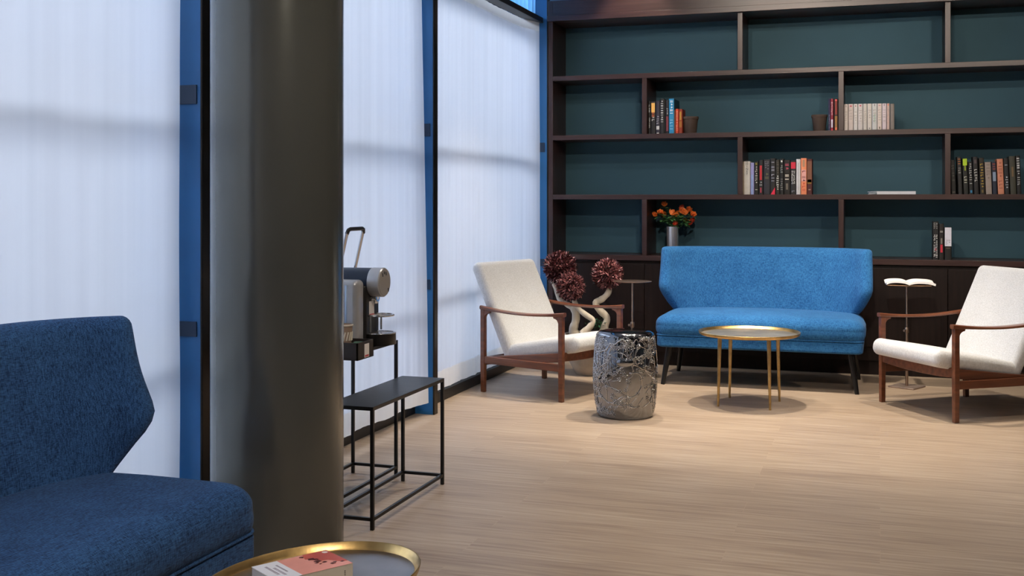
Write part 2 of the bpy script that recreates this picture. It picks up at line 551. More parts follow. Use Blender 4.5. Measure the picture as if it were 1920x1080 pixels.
# street outside
MAT['street'] = M('asphalt', (0.06, 0.065, 0.07), .9, var=(1.5, .2))
MAT['facade'] = M('pale_stone_facade', (0.085, 0.12, 0.17), .9, var=(.7, .12))
MAT['dwin'] = M('dark_window_glass', (0.03, 0.045, 0.07), .6)
MAT['pole'] = M('rust_brown_pole', (0.20, 0.11, 0.06), .6)
b = MB(); b.box2((-40, -30, -.3), (-2.80, 60, -.2)); struct(b.build('ground', MAT['street']))
t = thing('neighbouring_building', 'long pale office building across the street, seen blurred through the curtains', 'building', (-13.6, 14, -.2))
b = MB(); b.box2((-1, -26, 0), (0, 26, 6.5)); b.build('wall', MAT['facade'], t)
for zf in (.9, 4.2):
    for j in range(16):
        b = MB(); yy = -25 + j * 3.2
        b.box2((-.02, yy, zf), (.004, yy + 2.3, zf + 1.7)); b.build('window', MAT['dwin'], t)
b = MB()
b.box2((-.02, -26, 3.0), (.05, 26, 3.5)); b.build('ledge', MAT['facade'], t)
for (px, py_, D) in ((12, 247, 11.0), (52, 262, 12.0)):
    p = P(px, py_, D)
    t = thing('street_lamp', 'glowing street lamp glimpsed through the left curtain, %s of the two' % ('left' if px < 30 else 'right'), 'street lamp', (p.x, p.y, -.2), 0, 'street lamps outside')
    b = MB(); b.tube([(0, 0, 0), (0, 0, p.z + .1)], .035); b.build('pole', MAT['pole'], t, smooth=True)
    b = MB(); b.lathe([(0, -.1), (.06, -.09), (.1, 0), (.06, .09), (0, .1)], 16, (0, 0, p.z + .2))
    b.build('globe', M('lamp_globe', (1, .95, .8), .4, emit=((1.0, .93, .75), 16)), t, smooth=True)

# =================================================================== curtains
def curtain(y0, y1, seed, folds, amp, label, edge=0.0, cx=-2.412):
    t = thing('curtain', label, 'curtain', (cx, (y0 + y1) / 2, .07), 0, 'sheer curtains along the glass wall')
    yc = (y0 + y1) / 2
    rng = random.Random(seed)
    NY, NZ = int((y1 - y0) * 130), 24
    def fx(y, z):
        v = 0
        v += amp * .9 * noise.noise(Vector((y * folds * .5, seed, z * .12)))
        v += amp * .55 * noise.noise(Vector((y * folds * 1.4, seed + 9, z * .10)))
        v += amp * .30 * noise.noise(Vector((y * folds * 3.3, seed + 19, z * .08)))
        e = max(0.0, 1 - (y1 - y) / .35)
        return v * (1.0 - .25 * z / 2.4) + edge * e * e * (1 - z / (2.5 if edge < .06 else 25))
    def part(name, z0, z1, mat, nz_, off=0.0):
        b = MB(); rows = []
        for j in range(nz_ + 1):
            z = z0 + (z1 - z0) * j / nz_
            row = []
            for i in range(NY + 1):
                s = i / NY
                y = y0 + (y1 - y0) * s
                yw = y + .012 * noise.noise(Vector((1.7, seed, z * 1.3))) * (s ** 3)
                row.append(b.bm.verts.new((fx(y, z) + off, yw - yc, z - 0)))
            rows.append(row)
        for j in range(nz_):
            for i in range(NY):
                b.bm.faces.new((rows[j][i], rows[j][i + 1], rows[j + 1][i + 1], rows[j + 1][i]))
        return b.build(name, mat, t, smooth=True)
    part('sheer_panel', .11, 2.37, MAT['sheer'], NZ)
    part('hem', .0, .11, MAT['hem'], 2)
    part('heading_tape', 2.37, 2.435, MAT['hem'], 1)
    return t
curtain(1.345, 3.488, 3, 3.0, .034, 'white sheer curtain behind the navy sofa, left of the round column')
curtain(3.585, 5.735, 5, 7.0, .022, 'white sheer curtain behind the coffee machine, between column and dark post', .045)
curtain(5.82, 7.955, 8, 10.0, .016, 'white sheer pleated curtain beside the bookcase, behind the left armchair', .085, cx=-2.475)
def valance(y0, y1, seed, label):
    t = thing('upper_curtain', label, 'curtain', (-2.44, (y0 + y1) / 2, 2.55), 0)
    b = MB(); N = int((y1 - y0) * 160); yc = (y0 + y1) / 2
    rows = []
    for z in (0, .27, .54):
        rows.append([b.bm.verts.new((.022 * math.sin(i * .42 + 2.5 * noise.noise(Vector((i * .03, seed, 0)))), y0 + (y1 - y0) * i / N - yc, z)) for i in range(N + 1)])
    for j in range(2):
        for i in range(N): b.bm.faces.new((rows[j][i], rows[j][i + 1], rows[j + 1][i + 1], rows[j + 1][i]))
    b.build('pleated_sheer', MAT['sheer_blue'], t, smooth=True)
MAT['sheer_blue'] = sheer('daylit_blue_sheer', (0.25, 0.60, 0.95), 0.10, 0.85)  # blue daylight put into the cloth colour
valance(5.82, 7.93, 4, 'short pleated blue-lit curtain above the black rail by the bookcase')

# =================================================================== column
t = thing('column', 'large round olive-grey metal column beside the navy sofa', 'column', (-1.901, 3.29, 0))
b = MB(); b.lathe([(0, 0), (.217, 0), (.217, 3.095), (0, 3.095)], 96); b.build('shaft', MAT['column'], t, smooth='auto')

# =================================================================== bookcase
YF, YB = 7.96, 8.32
t = thing('bookcase', 'wall-wide dark wood bookcase with teal back panels and low cupboards', 'bookcase', (0, YF, 0))
X0, X1 = -2.334, 3.42
def bc(name, a, c, mat, par=None, bevel=.0015):
    q = MB(); q.box2((a[0], a[1] - YF, a[2]), (c[0], c[1] - YF, c[2])); return q.build(name, mat, par or t, bevel=bevel)
bc('back_panel', (X0 + .03, YB, .79), (X1, YB + .02, 2.51), MAT['teal'])
bc('side_panel', (X0, YF, 0), (X0 + .035, YB + .03, 2.66), MAT['wenge_v'])
ZS = [.79, 1.2276, 1.665, 2.102]
for z in ZS[1:]:
    bc('shelf', (X0 + .035, YF, z - .035), (X1, YB, z), MAT['wenge'])
bc('counter_top', (X0 + .035, YF - .004, .752), (X1, YB, .79), MAT['wenge'])
bc('crown', (X0 + .035, YF, 2.525), (X1, YB + .03, 2.66), MAT['wenge'])
bc('crown_moulding', (X0 + .0, YF - .03, 2.505), (X1, YF + .1, 2.545), MAT['wenge'])
bc('ceiling_board', (X0 + .035, YF + .1, 2.505), (X1, YB, 2.525), MAT['wenge'])
divx = [-1.614 + .68 * i for i in range(8)]
for r_, (z0, z1) in enumerate(((.79, 1.1926), (1.2276, 1.63), (1.665, 2.067), (2.102, 2.505))):
    for i, x in enumerate(divx):
        if (i + r_) % 2 == 0 and x < X1:
            bc('divider', (x - .0175, YF + .002, z0), (x + .0175, YB, z1), MAT['wenge_v'])
bc('carcass', (X0 + .035, YF + .022, .10), (X1, YB, .752), MAT['door_wood'])
for i in range(8):
    xa = X0 + .037 + 0 if i == 0 else divx[i - 1] + .002
    xb = divx[i] - .002
    bc('cupboard_door', (xa, YF, .195), (xb, YF + .02, .728), MAT['door_wood'], bevel=.002)
bc('plinth', (X0 + .035, YF + .05, 0), (X1, YF + .08, .19), MAT['door_wood'])

# =================================================================== books
def letter_marks(mb, w, z0, z1, y, rng, rows=1, gap=.28, weight=.8, kx=0.0):
    """rows of small raised glyph-like strokes running down a spine"""
    rw = w * .74 / rows
    for r_ in range(rows):
        cx = kx + (-(rows - 1) / 2 + r_) * w * .72 / max(1, rows)
        z = z1
        h = rw * .62
        while z - h > z0:
            if rng.random() < .12: z -= h * .9; continue
            g = rng.randrange(4)
            a = rw * weight
            if g == 0: mb.box((cx, y, z - h / 2), (a, .0006, h * .28))
            elif g == 1:
                mb.box((cx - a * .35, y, z - h / 2), (a * .25, .0006, h * .7)); mb.box((cx + a * .1, y, z - h * .25), (a * .7, .0006, h * .25))
            elif g == 2:
                mb.box((cx, y, z - h * .25), (a, .0006, h * .22)); mb.box((cx, y, z - h * .72), (a, .0006, h * .22))
            else:
                mb.box((cx, y, z - h * .5), (a * .3, .0006, h * .7)); mb.box((cx + a * .25, y, z - h * .5), (a * .4, .0006, h * .25))
            z -= h * (1 + gap)
_mc = {}
def cmat(col, rough=.6):
    k = tuple(round(c, 3) for c in col) + (rough,)
    if k not in _mc: _mc[k] = M('book_print', col, rough, var=(30, .08), bump=(80, .05))
    return _mc[k]
PAGES = M('paper_pages', (.70, .66, .57), .9, var=(1, .15, (400, 2, 2)))
def hx(s):
    v = [int(s[i:i + 2], 16) / 255 for i in (0, 2, 4)]
    return tuple(((c / 12.92) if c <= .04045 else ((c + .055) / 1.055) ** 2.4) for c in v)
def book(name, px0, px1, ytop, zshelf, col, label, group, marks=(), lean=0.0, depth=.135, yspine=8.0, cat='book', side=None, fold=1.0):
    """marks: list of (kind, fz0, fz1, colour, rows) with fz fractions of the height; kind text/block/word"""
    c0 = at_y(px0, 300, yspine); c1 = at_y(px1, 300, yspine)
    w = (c1.x - c0.x) * .965; xc = (c0.x + c1.x) / 2
    h = at_y((px0 + px1) / 2, ytop, yspine).z - zshelf
    o = thing(name, label, cat, (xc, yspine, zshelf + abs(math.sin(lean)) * w / 2), 0, group)
    o.rotation_euler.y = lean
    # cover: U section with a gently rounded spine
    tcv = min(.0022, w * .16); n = 6; out = []; inn = []
    for i in range(n + 1):
        a = PI * i / n
        out.append((-w / 2 * math.cos(a), .004 - .004 * math.sin(a)))
        inn.append((-(w / 2 - tcv) * math.cos(a), .004 + tcv - .002 * math.sin(a)))
    poly = [(-w / 2, depth)] + out + [(w / 2, depth), (w / 2 - tcv, depth)] + inn[::-1] + [(-w / 2 + tcv, depth)]
    b = MB(); b.prism(poly, 'z', 0, h)
    b.build('cover', cmat(hx(col)) if side is None else [cmat(hx(col))], o)
    if side:
        b = MB(); b.box2((w / 2 - .0001, .006, .001), (w / 2 + .0006, depth - .002, h - .001)); b.build('front_cover_print', cmat(hx(side)), o)
    b = MB(); b.box2((-w / 2 + tcv, .008, .003), (w / 2 - tcv, depth - .004, h - .003)); b.build('pages', PAGES, o)
    rng = random.Random(int(px0 * 10) + int(ytop))
    for mk in marks:
        kind, f0, f1, mc, rows = mk[:5]
        b = MB()
        if kind == 'text': letter_marks(b, w, f0 * h, f1 * h, -.0006, rng, rows)
        elif kind == 'block': b.box((0, -.0004, (f0 + f1) / 2 * h), (w * rows * .92, .001, (f1 - f0) * h))
        elif kind == 'tri':
            b.prism([(-w * .42, f0 * h), (w * .42, f0 * h), (w * .42, f1 * h)], 'y', -.001, 0)
        b.build('spine_lettering' if kind == 'text' else 'spine_print', cmat(hx(mc)), o)
    return o
G1 = 'books at the left end of the second shelf from the top'
ZB, ZC, ZD = 1.665, 1.2276, .79
W_, K_ = 'd8d8d8', '17171a'
book('book', 1215.8, 1219.8, 189.5, ZB, '101012', 'thin black book with white spine lettering, first from the left on the second shelf', G1, [('text', .1, .5, W_, 1), ('text', .62, .92, W_, 1)])
book('book', 1220.0, 1229.2, 190, ZB, '15151a', 'black book with a glowing yellow light printed at the top of its spine', G1, [('block', .66, .95, 'f0b860', .8), ('block', .52, .66, 'a05030', .6), ('text', .36, .63, W_, 1)])
book('book', 1229.6, 1237.2, 189, ZB, '2b2838', 'dark purple-grey book with a white emblem low on its spine', G1, [('text', .24, .55, 'b0b0b8', 1), ('block', .13, .24, 'c8c8c8', .8), ('block', 0.01, .035, 'd8d8d8', .6)])
book('book', 1237.5, 1245, 185, ZB, '17171c', 'black book with one long line of white capitals, beside the purple-grey book', G1, [('text', .3, .95, W_, 1)])
book('book', 1245.2, 1248, 187, ZB, '0c0c0e', 'very thin black book left of the maroon and black one', G1)
book('book', 1248.4, 1253.8, 188, ZB, '1a1820', 'black book with a maroon lower spine, left of the bright blue book', G1, [('block', .08, .52, '7a2f3c', .8), ('text', .55, .8, W_, 1)])
book('book', 1254.2, 1263.8, 185, ZB, '1f86b8', 'bright blue book with white lettering, tallest in its row', G1, [('text', .5, .95, 'e8f0f4', 1), ('text', .1, .42, '8fc4dc', 1)], side='0f3f55', depth=.23)
book('book', 1264.0, 1266.4, 206, ZB, '6a3a24', 'thin brown paperback between the blue and the red books', G1)
book('book', 1266.7, 1272, 204, ZB, 'c8401c', 'orange-red paperback with a gold and red cover, beside a brown pot', G1, [('text', .1, .9, 'f0b090', 1)], depth=.15)
book('book', 1272.4, 1279.5, 204.5, ZB, '8c2c12', 'red and gold patterned book half hidden behind a brown pot', G1, [('block', .55, .9, 'b8862a', .5), ('block', .25, .5, 'a06018', .7)])
G2 = 'books beside the middle divider of the second shelf'
book('book', 1553.2, 1557, 185, ZB, '2a1d44', 'dark violet book right of the brown pot near the shelf middle', G2, [('text', .05, .5, '8888a0', 1)])
book('book', 1557.4, 1562.6, 185, ZB, '8a2438', 'crimson and white book between the violet and the black-orange books', G2, [('block', .1, .35, 'c8c8d8', .7), ('text', .38, .9, 'e8d8d8', 1), ('block', .01, .06, 'c03040', .7)])
book('book', 1563.8, 1571.6, 185, ZB, '1a1212', 'black book with a red top and gold bottom on its spine, against the divider', G2, [('block', .5, .93, '8c2c20', .6), ('block', .1, .46, '9a6a30', .65), ('block', .02, .1, 'e07850', .6), ('block', .93, .98, 'e05a5a', .6)])
G3 = 'white paperbacks on the second shelf'
bd = [775, 858, 965, 1052, 1155, 1240, 1335, 1440, 1535, 1627, 1692]
wc = ['cfc4c0', 'c9bcb9', 'cdcac9', 'c8c2c2', 'c4beb8', 'cac4be', 'c6c8c8', 'd2c4bc', 'cfc2c8', 'c2a89e']
names = ['first, against the divider', 'second, with a wide red mark on top', 'third, with a small dark red dot', 'fourth, with a bold red dot',
         'fifth, thinner and unmarked', 'sixth, unmarked with a tiny foot logo', 'seventh, with a dark tick and pale green title', 'eighth, with a pink mark',
         'ninth, beside a red gap', 'tenth and last, with an orange mark']
mks = [[('block', .88, .96, '5a5258', .14)], [('block', .90, .94, 'c03048', .45)], [('block', .90, .94, '8a2038', .25)], [('block', .905, .95, 'c01840', .35)],
       [], [('block', .05, .09, '6a6a6a', .3)], [('block', .9, .98, '55555c', .14), ('block', .3, .6, 'a8c0b4', .3)], [('block', .91, .94, 'c08088', .5), ('block', .04, .12, '6a6050', .3)],
       [('block', .9, .98, '3a3458', .14)], [('block', .91, .97, 'e07050', .4)]]
for i in range(10):
    book('paperback', 1510 + bd[i] / 10.667 + .1, 1510 + bd[i + 1] / 10.667 - .55, 195.2 - i * .17, ZB, wc[i],
         'white paperback in the row of ten, %s' % names[i], G3, mks[i] + [('text', .3, .78, 'a59c98', 1)], cat='book', depth=.11)
book('book', 1669.2, 1677, 194.5, ZB, '7c746e', 'grey-brown book with a patterned cover ending the row of white paperbacks', G3 + ' end', [], side='4c443e', depth=.14)
G4 = 'books on the third shelf, left group'
o4 = lambda v: 1380 + v / 10.8
book('book', o4(130), o4(154), 303, ZC, 'b8a890', 'thin beige book against the divider on the third shelf', G4)
china = book('book', o4(160), o4(286), 302.5, ZC, 'c9c5be', 'thick white book with stacked dark capitals on the third shelf', G4)
book('book', o4(292), o4(366), 305, ZC, '9a98cc', 'lavender blue book beside the thick white book', G4, [('block', .0, .62, '8ea6d6', .5)])
book('book', o4(372), o4(452), 303, ZC, '15150f', 'black book with a gold mark on top, right of the lavender book', G4, [('text', .28, .86, 'd0ccc4', 1), ('block', .9, .96, '8a8030', .5), ('text', .08, .22, 'd8d8d0', 1)])
book('book', o4(456), o4(550), 300, ZC, '101012', 'black book with a tall red panel and white stripe on its spine', G4, [('block', .42, .84, 'c4202c', .5), ('text', .2, .38, 'a0a0a0', 1), ('block', .05, .2, 'c03a50', .3)])
book('book', o4(556), o4(690), 299, ZC, '26262e', 'wide charcoal book with short grey lettering near the top', G4, [('text', .68, .95, '80808a', 2), ('text', .4, .62, '6a6a48', 1)])
book('book', o4(694), o4(800), 297, ZC, '141416', 'black book with a pink triangle at the foot of its spine', G4, [('text', .32, .98, 'a0a0b0', 1), ('tri', .0, .2, 'e8284c', 1)])
book('book', o4(803), o4(882), 299.5, ZC, '28251c', 'brown-black book with bold white lettering on its lower spine', G4, [('text', .12, .55, 'e8e8e0', 1), ('text', .6, .95, '5c564a', 1)])
book('book', o4(886), o4(962), 297.5, ZC, '16181a', 'black book with a pale edge stripe, left of the red-lettered book', G4, [('text', .55, .82, 'a8b0b0', 1), ('block', .9, .95, 'e0e0e0', .5), ('text', .06, .45, '909090', 1)])
book('book', o4(966), o4(1098), 300, ZC, '140f0d', 'wide black book with pink and white staggered lettering', G4, [('text', .68, .9, 'c04860', 1), ('text', .38, .66, 'e0d8c8', 1), ('block', .14, .32, '6a6258', .35)])
book('book', o4(1103), o4(1216), 301, ZC, '1e1d22', 'black book with a crimson square above bold white lettering', G4, [('block', .76, .95, 'd01c3c', .95), ('text', .3, .7, 'f0f0f0', 2), ('text', .04, .12, '80808a', 1)])
book('book', o4(1220), o4(1306), 298.3, ZC, 'cfccce', 'white book left of the orange book on the third shelf', G4, [('block', .12, .9, 'b0b0b2', .2)])
book('book', o4(1312), o4(1430), 296.5, ZC, 'e68a60', 'orange and pink book with red lettering on the third shelf', G4, [('block', .36, .68, 'e8a8a0', .9), ('block', .76, .95, 'b08868', .4), ('text', .05, .66, 'c84838', 1)], side='7a4a34', depth=.14)
book('book', o4(1436), o4(1540), 298, ZC, '4c1414', 'brown and dark red book, last of the left group on the third shelf', G4, [('block', .34, .94, '7a4a34', 1.02), ('block', .30, .42, '8a6418', .9), ('block', .12, .15, 'a08070', .5)])
o5 = lambda v: 1770 + v / 10.8
G5 = 'leaning books at the right end of the third shelf'
L_ = R(-2.2)
def bk5(a, c_, yt, col, label, marks=(), lean=L_): return book('book', o5(a), o5(c_), yt, ZC, col, label, G5, marks, lean)
bk5(150, 250, 300, '0e0b0b', 'black book with a faint thin title, first beside the right divider', [('text', .35, .85, '4a4844', 1), ('block', .04, .08, '504c48', .6)])
bk5(290, 378, 294, '1a1a1c', 'black book with orange upper lettering in the right group', [('text', .76, .96, 'd07830', 1), ('text', .5, .72, '9a9a9a', 1)])
bk5(398, 500, 297, '141614', 'black book with a lime green label at its top', [('block', .8, .99, 'a8c81c', .95), ('block', .66, .8, '8ca020', .3), ('text', .28, .5, 'c8c8b8', 1)])
bk5(512, 598, 303, '101014', 'black book with a small blue emblem at its foot', [('text', .25, .95, 'c0c0c0', 1), ('block', .04, .12, '2a7aa8', .5)])
bk5(610, 712, 294, '121014', 'black book with white lettering, left of the gold-lettered book', [('text', .28, .72, 'c8c8c4', 1), ('block', .82, .92, '4a3c40', .5)])
bk5(732, 838, 296, '1c1710', 'black book with tall gold lettering, left of the beige book', [('text', .15, .95, 'b0902c', 1), ('block', .04, .12, '6a5828', .4)])
bk5(850, 975, 304, '94877f', 'plain beige-grey book in the dark right group', [('text', .45, .95, '776a62', 1)])
bk5(988, 1082, 303, '141c30', 'navy book with a grey-blue label between beige and salmon books', [('block', .4, .68, '8090a8', .75), ('text', .72, .95, 'a0402c', 1)])
bk5(1095, 1222, 298, 'c98468', 'salmon pink book in the dark right group', [('text', .1, .92, '9a5444', 1)])
bk5(1232, 1330, 297, '131216', 'black book with two short white titles, right of the salmon book', [('text', .6, .84, 'c0c0c8', 1), ('text', .1, .5, 'c0c0c8', 1)])
bk5(1345, 1470, 293, '38382e', 'olive grey book right of the two-titled black book', [('block', .46, .72, '6a5638', .35), ('text', .4, .44, '8a8a80', 1)])
bk5(1480, 1570, 292, '0e0e10', 'black book with bold white capitals, last at the photo edge', [('text', .65, .95, 'f0f0f0', 1), ('text', .22, .62, 'c8c8c8', 1)])
G6 = 'three books on the counter'
book('book', 1748.7, 1760, 415.5, ZD, '0a0b10', 'black book with two columns of bold white capitals on the counter', G6, [('text', .04, .66, 'f4f4f4', 2), ('text', .78, .97, 'b0b0b0', 2), ('block', .24, .3, '8a1020', .35)])
book('book', 1760.6, 1770, 419.5, ZD, '120c0b', 'black book with a crimson label on its spine, middle of three on the counter', G6, [('block', .2, .42, 'c02038', .5), ('block', .44, .6, '7a746c', .35), ('text', .7, .86, 'b0aaa4', 1)])
book('book', 1771, 1784.3, 426, ZD, '0a0808', 'black book with a large white upper spine, right of the counter trio', G6, [('block', .42, .99, 'd4d4e0', 1.05), ('text', .44, .62, '3c3c40', 2), ('text', .2, .4, '5a4c40', 1)])
# the readable capitals on the thick white spine
def text_obj(txt, size, parent, loc, rot, mat, name='spine_lettering', depth=.0006):
    cu = bpy.data.curves.new(name, 'FONT'); cu.body = txt; cu.size = size; cu.extrude = depth; cu.align_x = 'CENTER'; cu.align_y = 'CENTER'
    tmp = bpy.data.objects.new(name, cu); COL.objects.link(tmp)
    bpy.context.view_layer.update()
    me = bpy.data.meshes.new_from_object(tmp)
    bpy.data.objects.remove(tmp)
    o = bpy.data.objects.new(name, me); COL.objects.link(o); me.materials.append(mat)
    o.parent = parent; o.location = loc; o.rotation_euler = rot
    return o
DARK = cmat(hx('3c3a3e'))
for i, ch in enumerate('CHINEY'):
    text_obj(ch, .022, china, (0, -.001, .232 - .0178 * i), (R(90), 0, 0), DARK)
# flat white volume and papers
a_, c_ = at_y(1644, 362, 8.0), at_y(1717, 362, 8.0)
t = thing('magazine', 'white magazine lying flat on the third shelf', 'magazine', ((a_.x + c_.x) / 2, 8.0, ZC))
w = c_.x - a_.x
MAGC = M('white_card', (.66, .67, .72), .5, var=(20, .04))
b = MB(); b.box2((-w / 2, 0, .0), (w / 2, .2, .002)); b.box2((-w / 2, 0, .018), (w / 2, .2, .0205)); b.box2((-w / 2, -.001, 0), (w / 2, .002, .0205)); b.build('cover', MAGC, t, bevel=.0005)
b = MB(); b.box2((-w / 2 + .003, .003, .002), (w / 2 - .003, .197, .018)); b.build('pages', PAGES, t)
a2 = at_y(1629, 362, 8.02)
b = MB()
for k in range(3): b.box((0, 0, .0035 + .0075 * k), (.05, .15, .003), (0, R(-3), R(6 * k - 4)))
o = b.build('paper_sheets', MAGC, None, loc=(a2.x + .025, 8.1, ZC)); tag(o, 'loose white sheets left of the flat magazine', 'papers')

# pots
POT = M('brown_terracotta', (.060, .038, .029), .8, var=(20, .15), bump=(60, .15))
def pot(px0, px1, yt, label, y=8.06):
    a, c = at_y(px0, yt, y), at_y(px1, yt, y)
    r = (c.x - a.x) / 2; h = a.z - ZB + .004
    t = thing('plant_pot', label, 'pot', ((a.x + c.x) / 2, y, ZB), 0, 'small brown pots on the second shelf')
    b = MB(); b.lathe([(0, 0), (r * .70, 0), (r * .73, .004), (r * .93, h * .84), (r * .99, h * .85), (r, h * .87), (r, h - .002), (r * .985, h), (r * .9, h), (r * .86, h * .8), (r * .66, .01), (0, .01)], 40)
    b.build('body', POT, t, smooth='auto')
pot(1278.5, 1310, 220.5, 'small brown terracotta pot right of the red and orange paperback')
pot(1521, 1552, 217, 'small brown terracotta pot left of the violet book')

# =================================================================== flowers in the vase
vp = at_y(1261, 425, 8.10)
vx = vp.x
t = thing('vase', 'plain silver cylinder vase of orange roses on the counter', 'vase', (vx, 8.10, ZD))
b = MB(); b.lathe([(0, 0), (.042, 0), (.0425, .003), (.0425, .205), (.040, .205), (.040, .01), (0, .01)], 40)
b.build('body', M('brushed_silver', (.66, .66, .70), .25, .75, bump=(1, .1, (3, 3, 300))), t, smooth='auto')
ROSE = M('orange_rose_petals', (1.0, .20, .035), .45, var=(40, .35))
ROSE2 = M('deep_orange_petals', (.75, .07, .025), .45, var=(40, .3))
LEAFG = M('rose_leaf', (.10, .27, .09), .35, var=(30, .4))
STEM = M('green_stem', (.05, .13, .04), .5)
def leaf(b, base, d, up, L, W, mi=0, bend=.2):
    d = Vector(d).normalized(); s = d.cross(Vector(up)).normalized(); n = s.cross(d)
    N = 5; L1, L2, mid = [], [], []
    for i in range(N + 1):
        f = i / N; w = W * math.sin(PI * min(1, f * .92 + .08)) ** .8 * .5
        c = Vector(base) + d * L * f - n * bend * L * f * f
        mid.append(b.bm.verts.new(c - n * w * .25)); L1.append(b.bm.verts.new(c + s * w)); L2.append(b.bm.verts.new(c - s * w))
    for i in range(N):
        for A, B in ((L1, mid), (mid, L2)):
            try:
                f = b.bm.faces.new((A[i], A[i + 1], B[i + 1], B[i])); f.material_index = mi
            except ValueError: pass
def bloom_mb(r, rng):
    b = MB()
    b.lathe([(0, -r * .7), (r * .35, -r * .55), (r * .55, 0), (r * .4, r * .45), (0, r * .6)], 12)
    for ring, (npet, rad, tilt, hh) in enumerate(((4, .30, 8, .95), (5, .55, 22, .9), (6, .78, 42, .75))):
        for k in range(npet):
            a = 2 * PI * (k + ring * .37) / npet + rng.uniform(-.15, .15)
            base = Vector((math.cos(a) * r * rad * .55, math.sin(a) * r * rad * .55, -r * .5))
            out = Vector((math.cos(a) * math.sin(R(tilt)), math.sin(a) * math.sin(R(tilt)), math.cos(R(tilt))))
            leaf(b, base, out, Vector((-math.sin(a), math.cos(a), 0)).cross(out) * 1.0, r * 1.75 * hh, r * 1.15, bend=-.12 if ring < 2 else .10)
    return b
blooms = [(411, 213, 'o'), (247, 385, 'o'), (345, 345, 'o'), (415, 383, 'o'), (540, 355, 'O'), (520, 475, 'o'), (607, 540, 'd'), (640, 370, 'o'),
          (600, 395, 'o'), (712, 268, 'd'), (705, 325, 'O'), (765, 350, 'O'), (757, 487, 'o'), (825, 298, 'o'), (897, 380, 'o'), (893, 480, 'd'), (858, 520, 'd')]
where = ['highest bloom at the upper left', 'leftmost bloom', 'second bloom from the left', 'small bloom below the second from left', 'large bloom above the vase', 'bright bloom just over the vase rim',
         'dark bloom touching the vase rim', 'bloom right of the bouquet middle', 'half-hidden bloom behind the middle', 'dark bloom at the top right', 'large bloom under the top right one',
         'large bloom facing right', 'lone bloom low on the right', 'upper bloom near the right edge', 'bloom at the right edge', 'dark bloom at the lower right edge', 'lowest dark bloom on the right']
rng = random.Random(4)
protos = [bloom_mb(.0205, random.Random(k)).build('bloom', ROSE, None, smooth=True) for k in range(3)]
for i, (bx, by, kd) in enumerate(blooms):
    px, py_ = 1200 + bx / 9, 360 + by / 9
    yy = 8.10 + rng.uniform(-.06, .05)
    if kd == 'O': yy = 8.03
    p = at_y(px, py_, yy)
    root = thing('rose', 'orange rose in the silver vase, %s' % where[i], 'rose', (vx + .012 * math.cos(i * 2.4), 8.10 + .012 * math.sin(i * 2.4), ZD + .015), 0, 'orange roses in the silver vase')
    rel = p - Vector(root.location)
    me = protos[i % 3].data
    if kd == 'd':
        me = me.copy(); me.materials[0] = ROSE2
    o = bpy.data.objects.new('bloom', me); COL.objects.link(o); o.parent = root; o.location = rel
    s = {'O': 1.22, 'o': 1.0, 'd': .95}[kd]; o.scale = (s, s, s)
    o.rotation_euler = (R(35) + rng.uniform(-.3, .4), rng.uniform(-.5, .5) + (px - 1261) * .008, rng.uniform(0, 6))
    neck = Vector((rel.x * .12, rel.y * .12, .195))
    b = MB(); b.tube([(0, 0, 0), neck, neck.lerp(rel, .5) + Vector((0, 0, .012)), rel], .0016, 6); b.build('stem', STEM, root, smooth=True)
    b = MB()
    for k in range(12):
        f = rng.uniform(.30, .92); q = neck.lerp(rel, f)
        a = rng.uniform(0, 2 * PI)
        leaf(b, q, (math.cos(a), math.sin(a) * .8 - .2, rng.uniform(-.35, .5)), (0, 0, 1), rng.uniform(.028, .045), .022, bend=.3)
    b.build('leaves', LEAFG, root)
for o in protos: bpy.data.objects.remove(o)

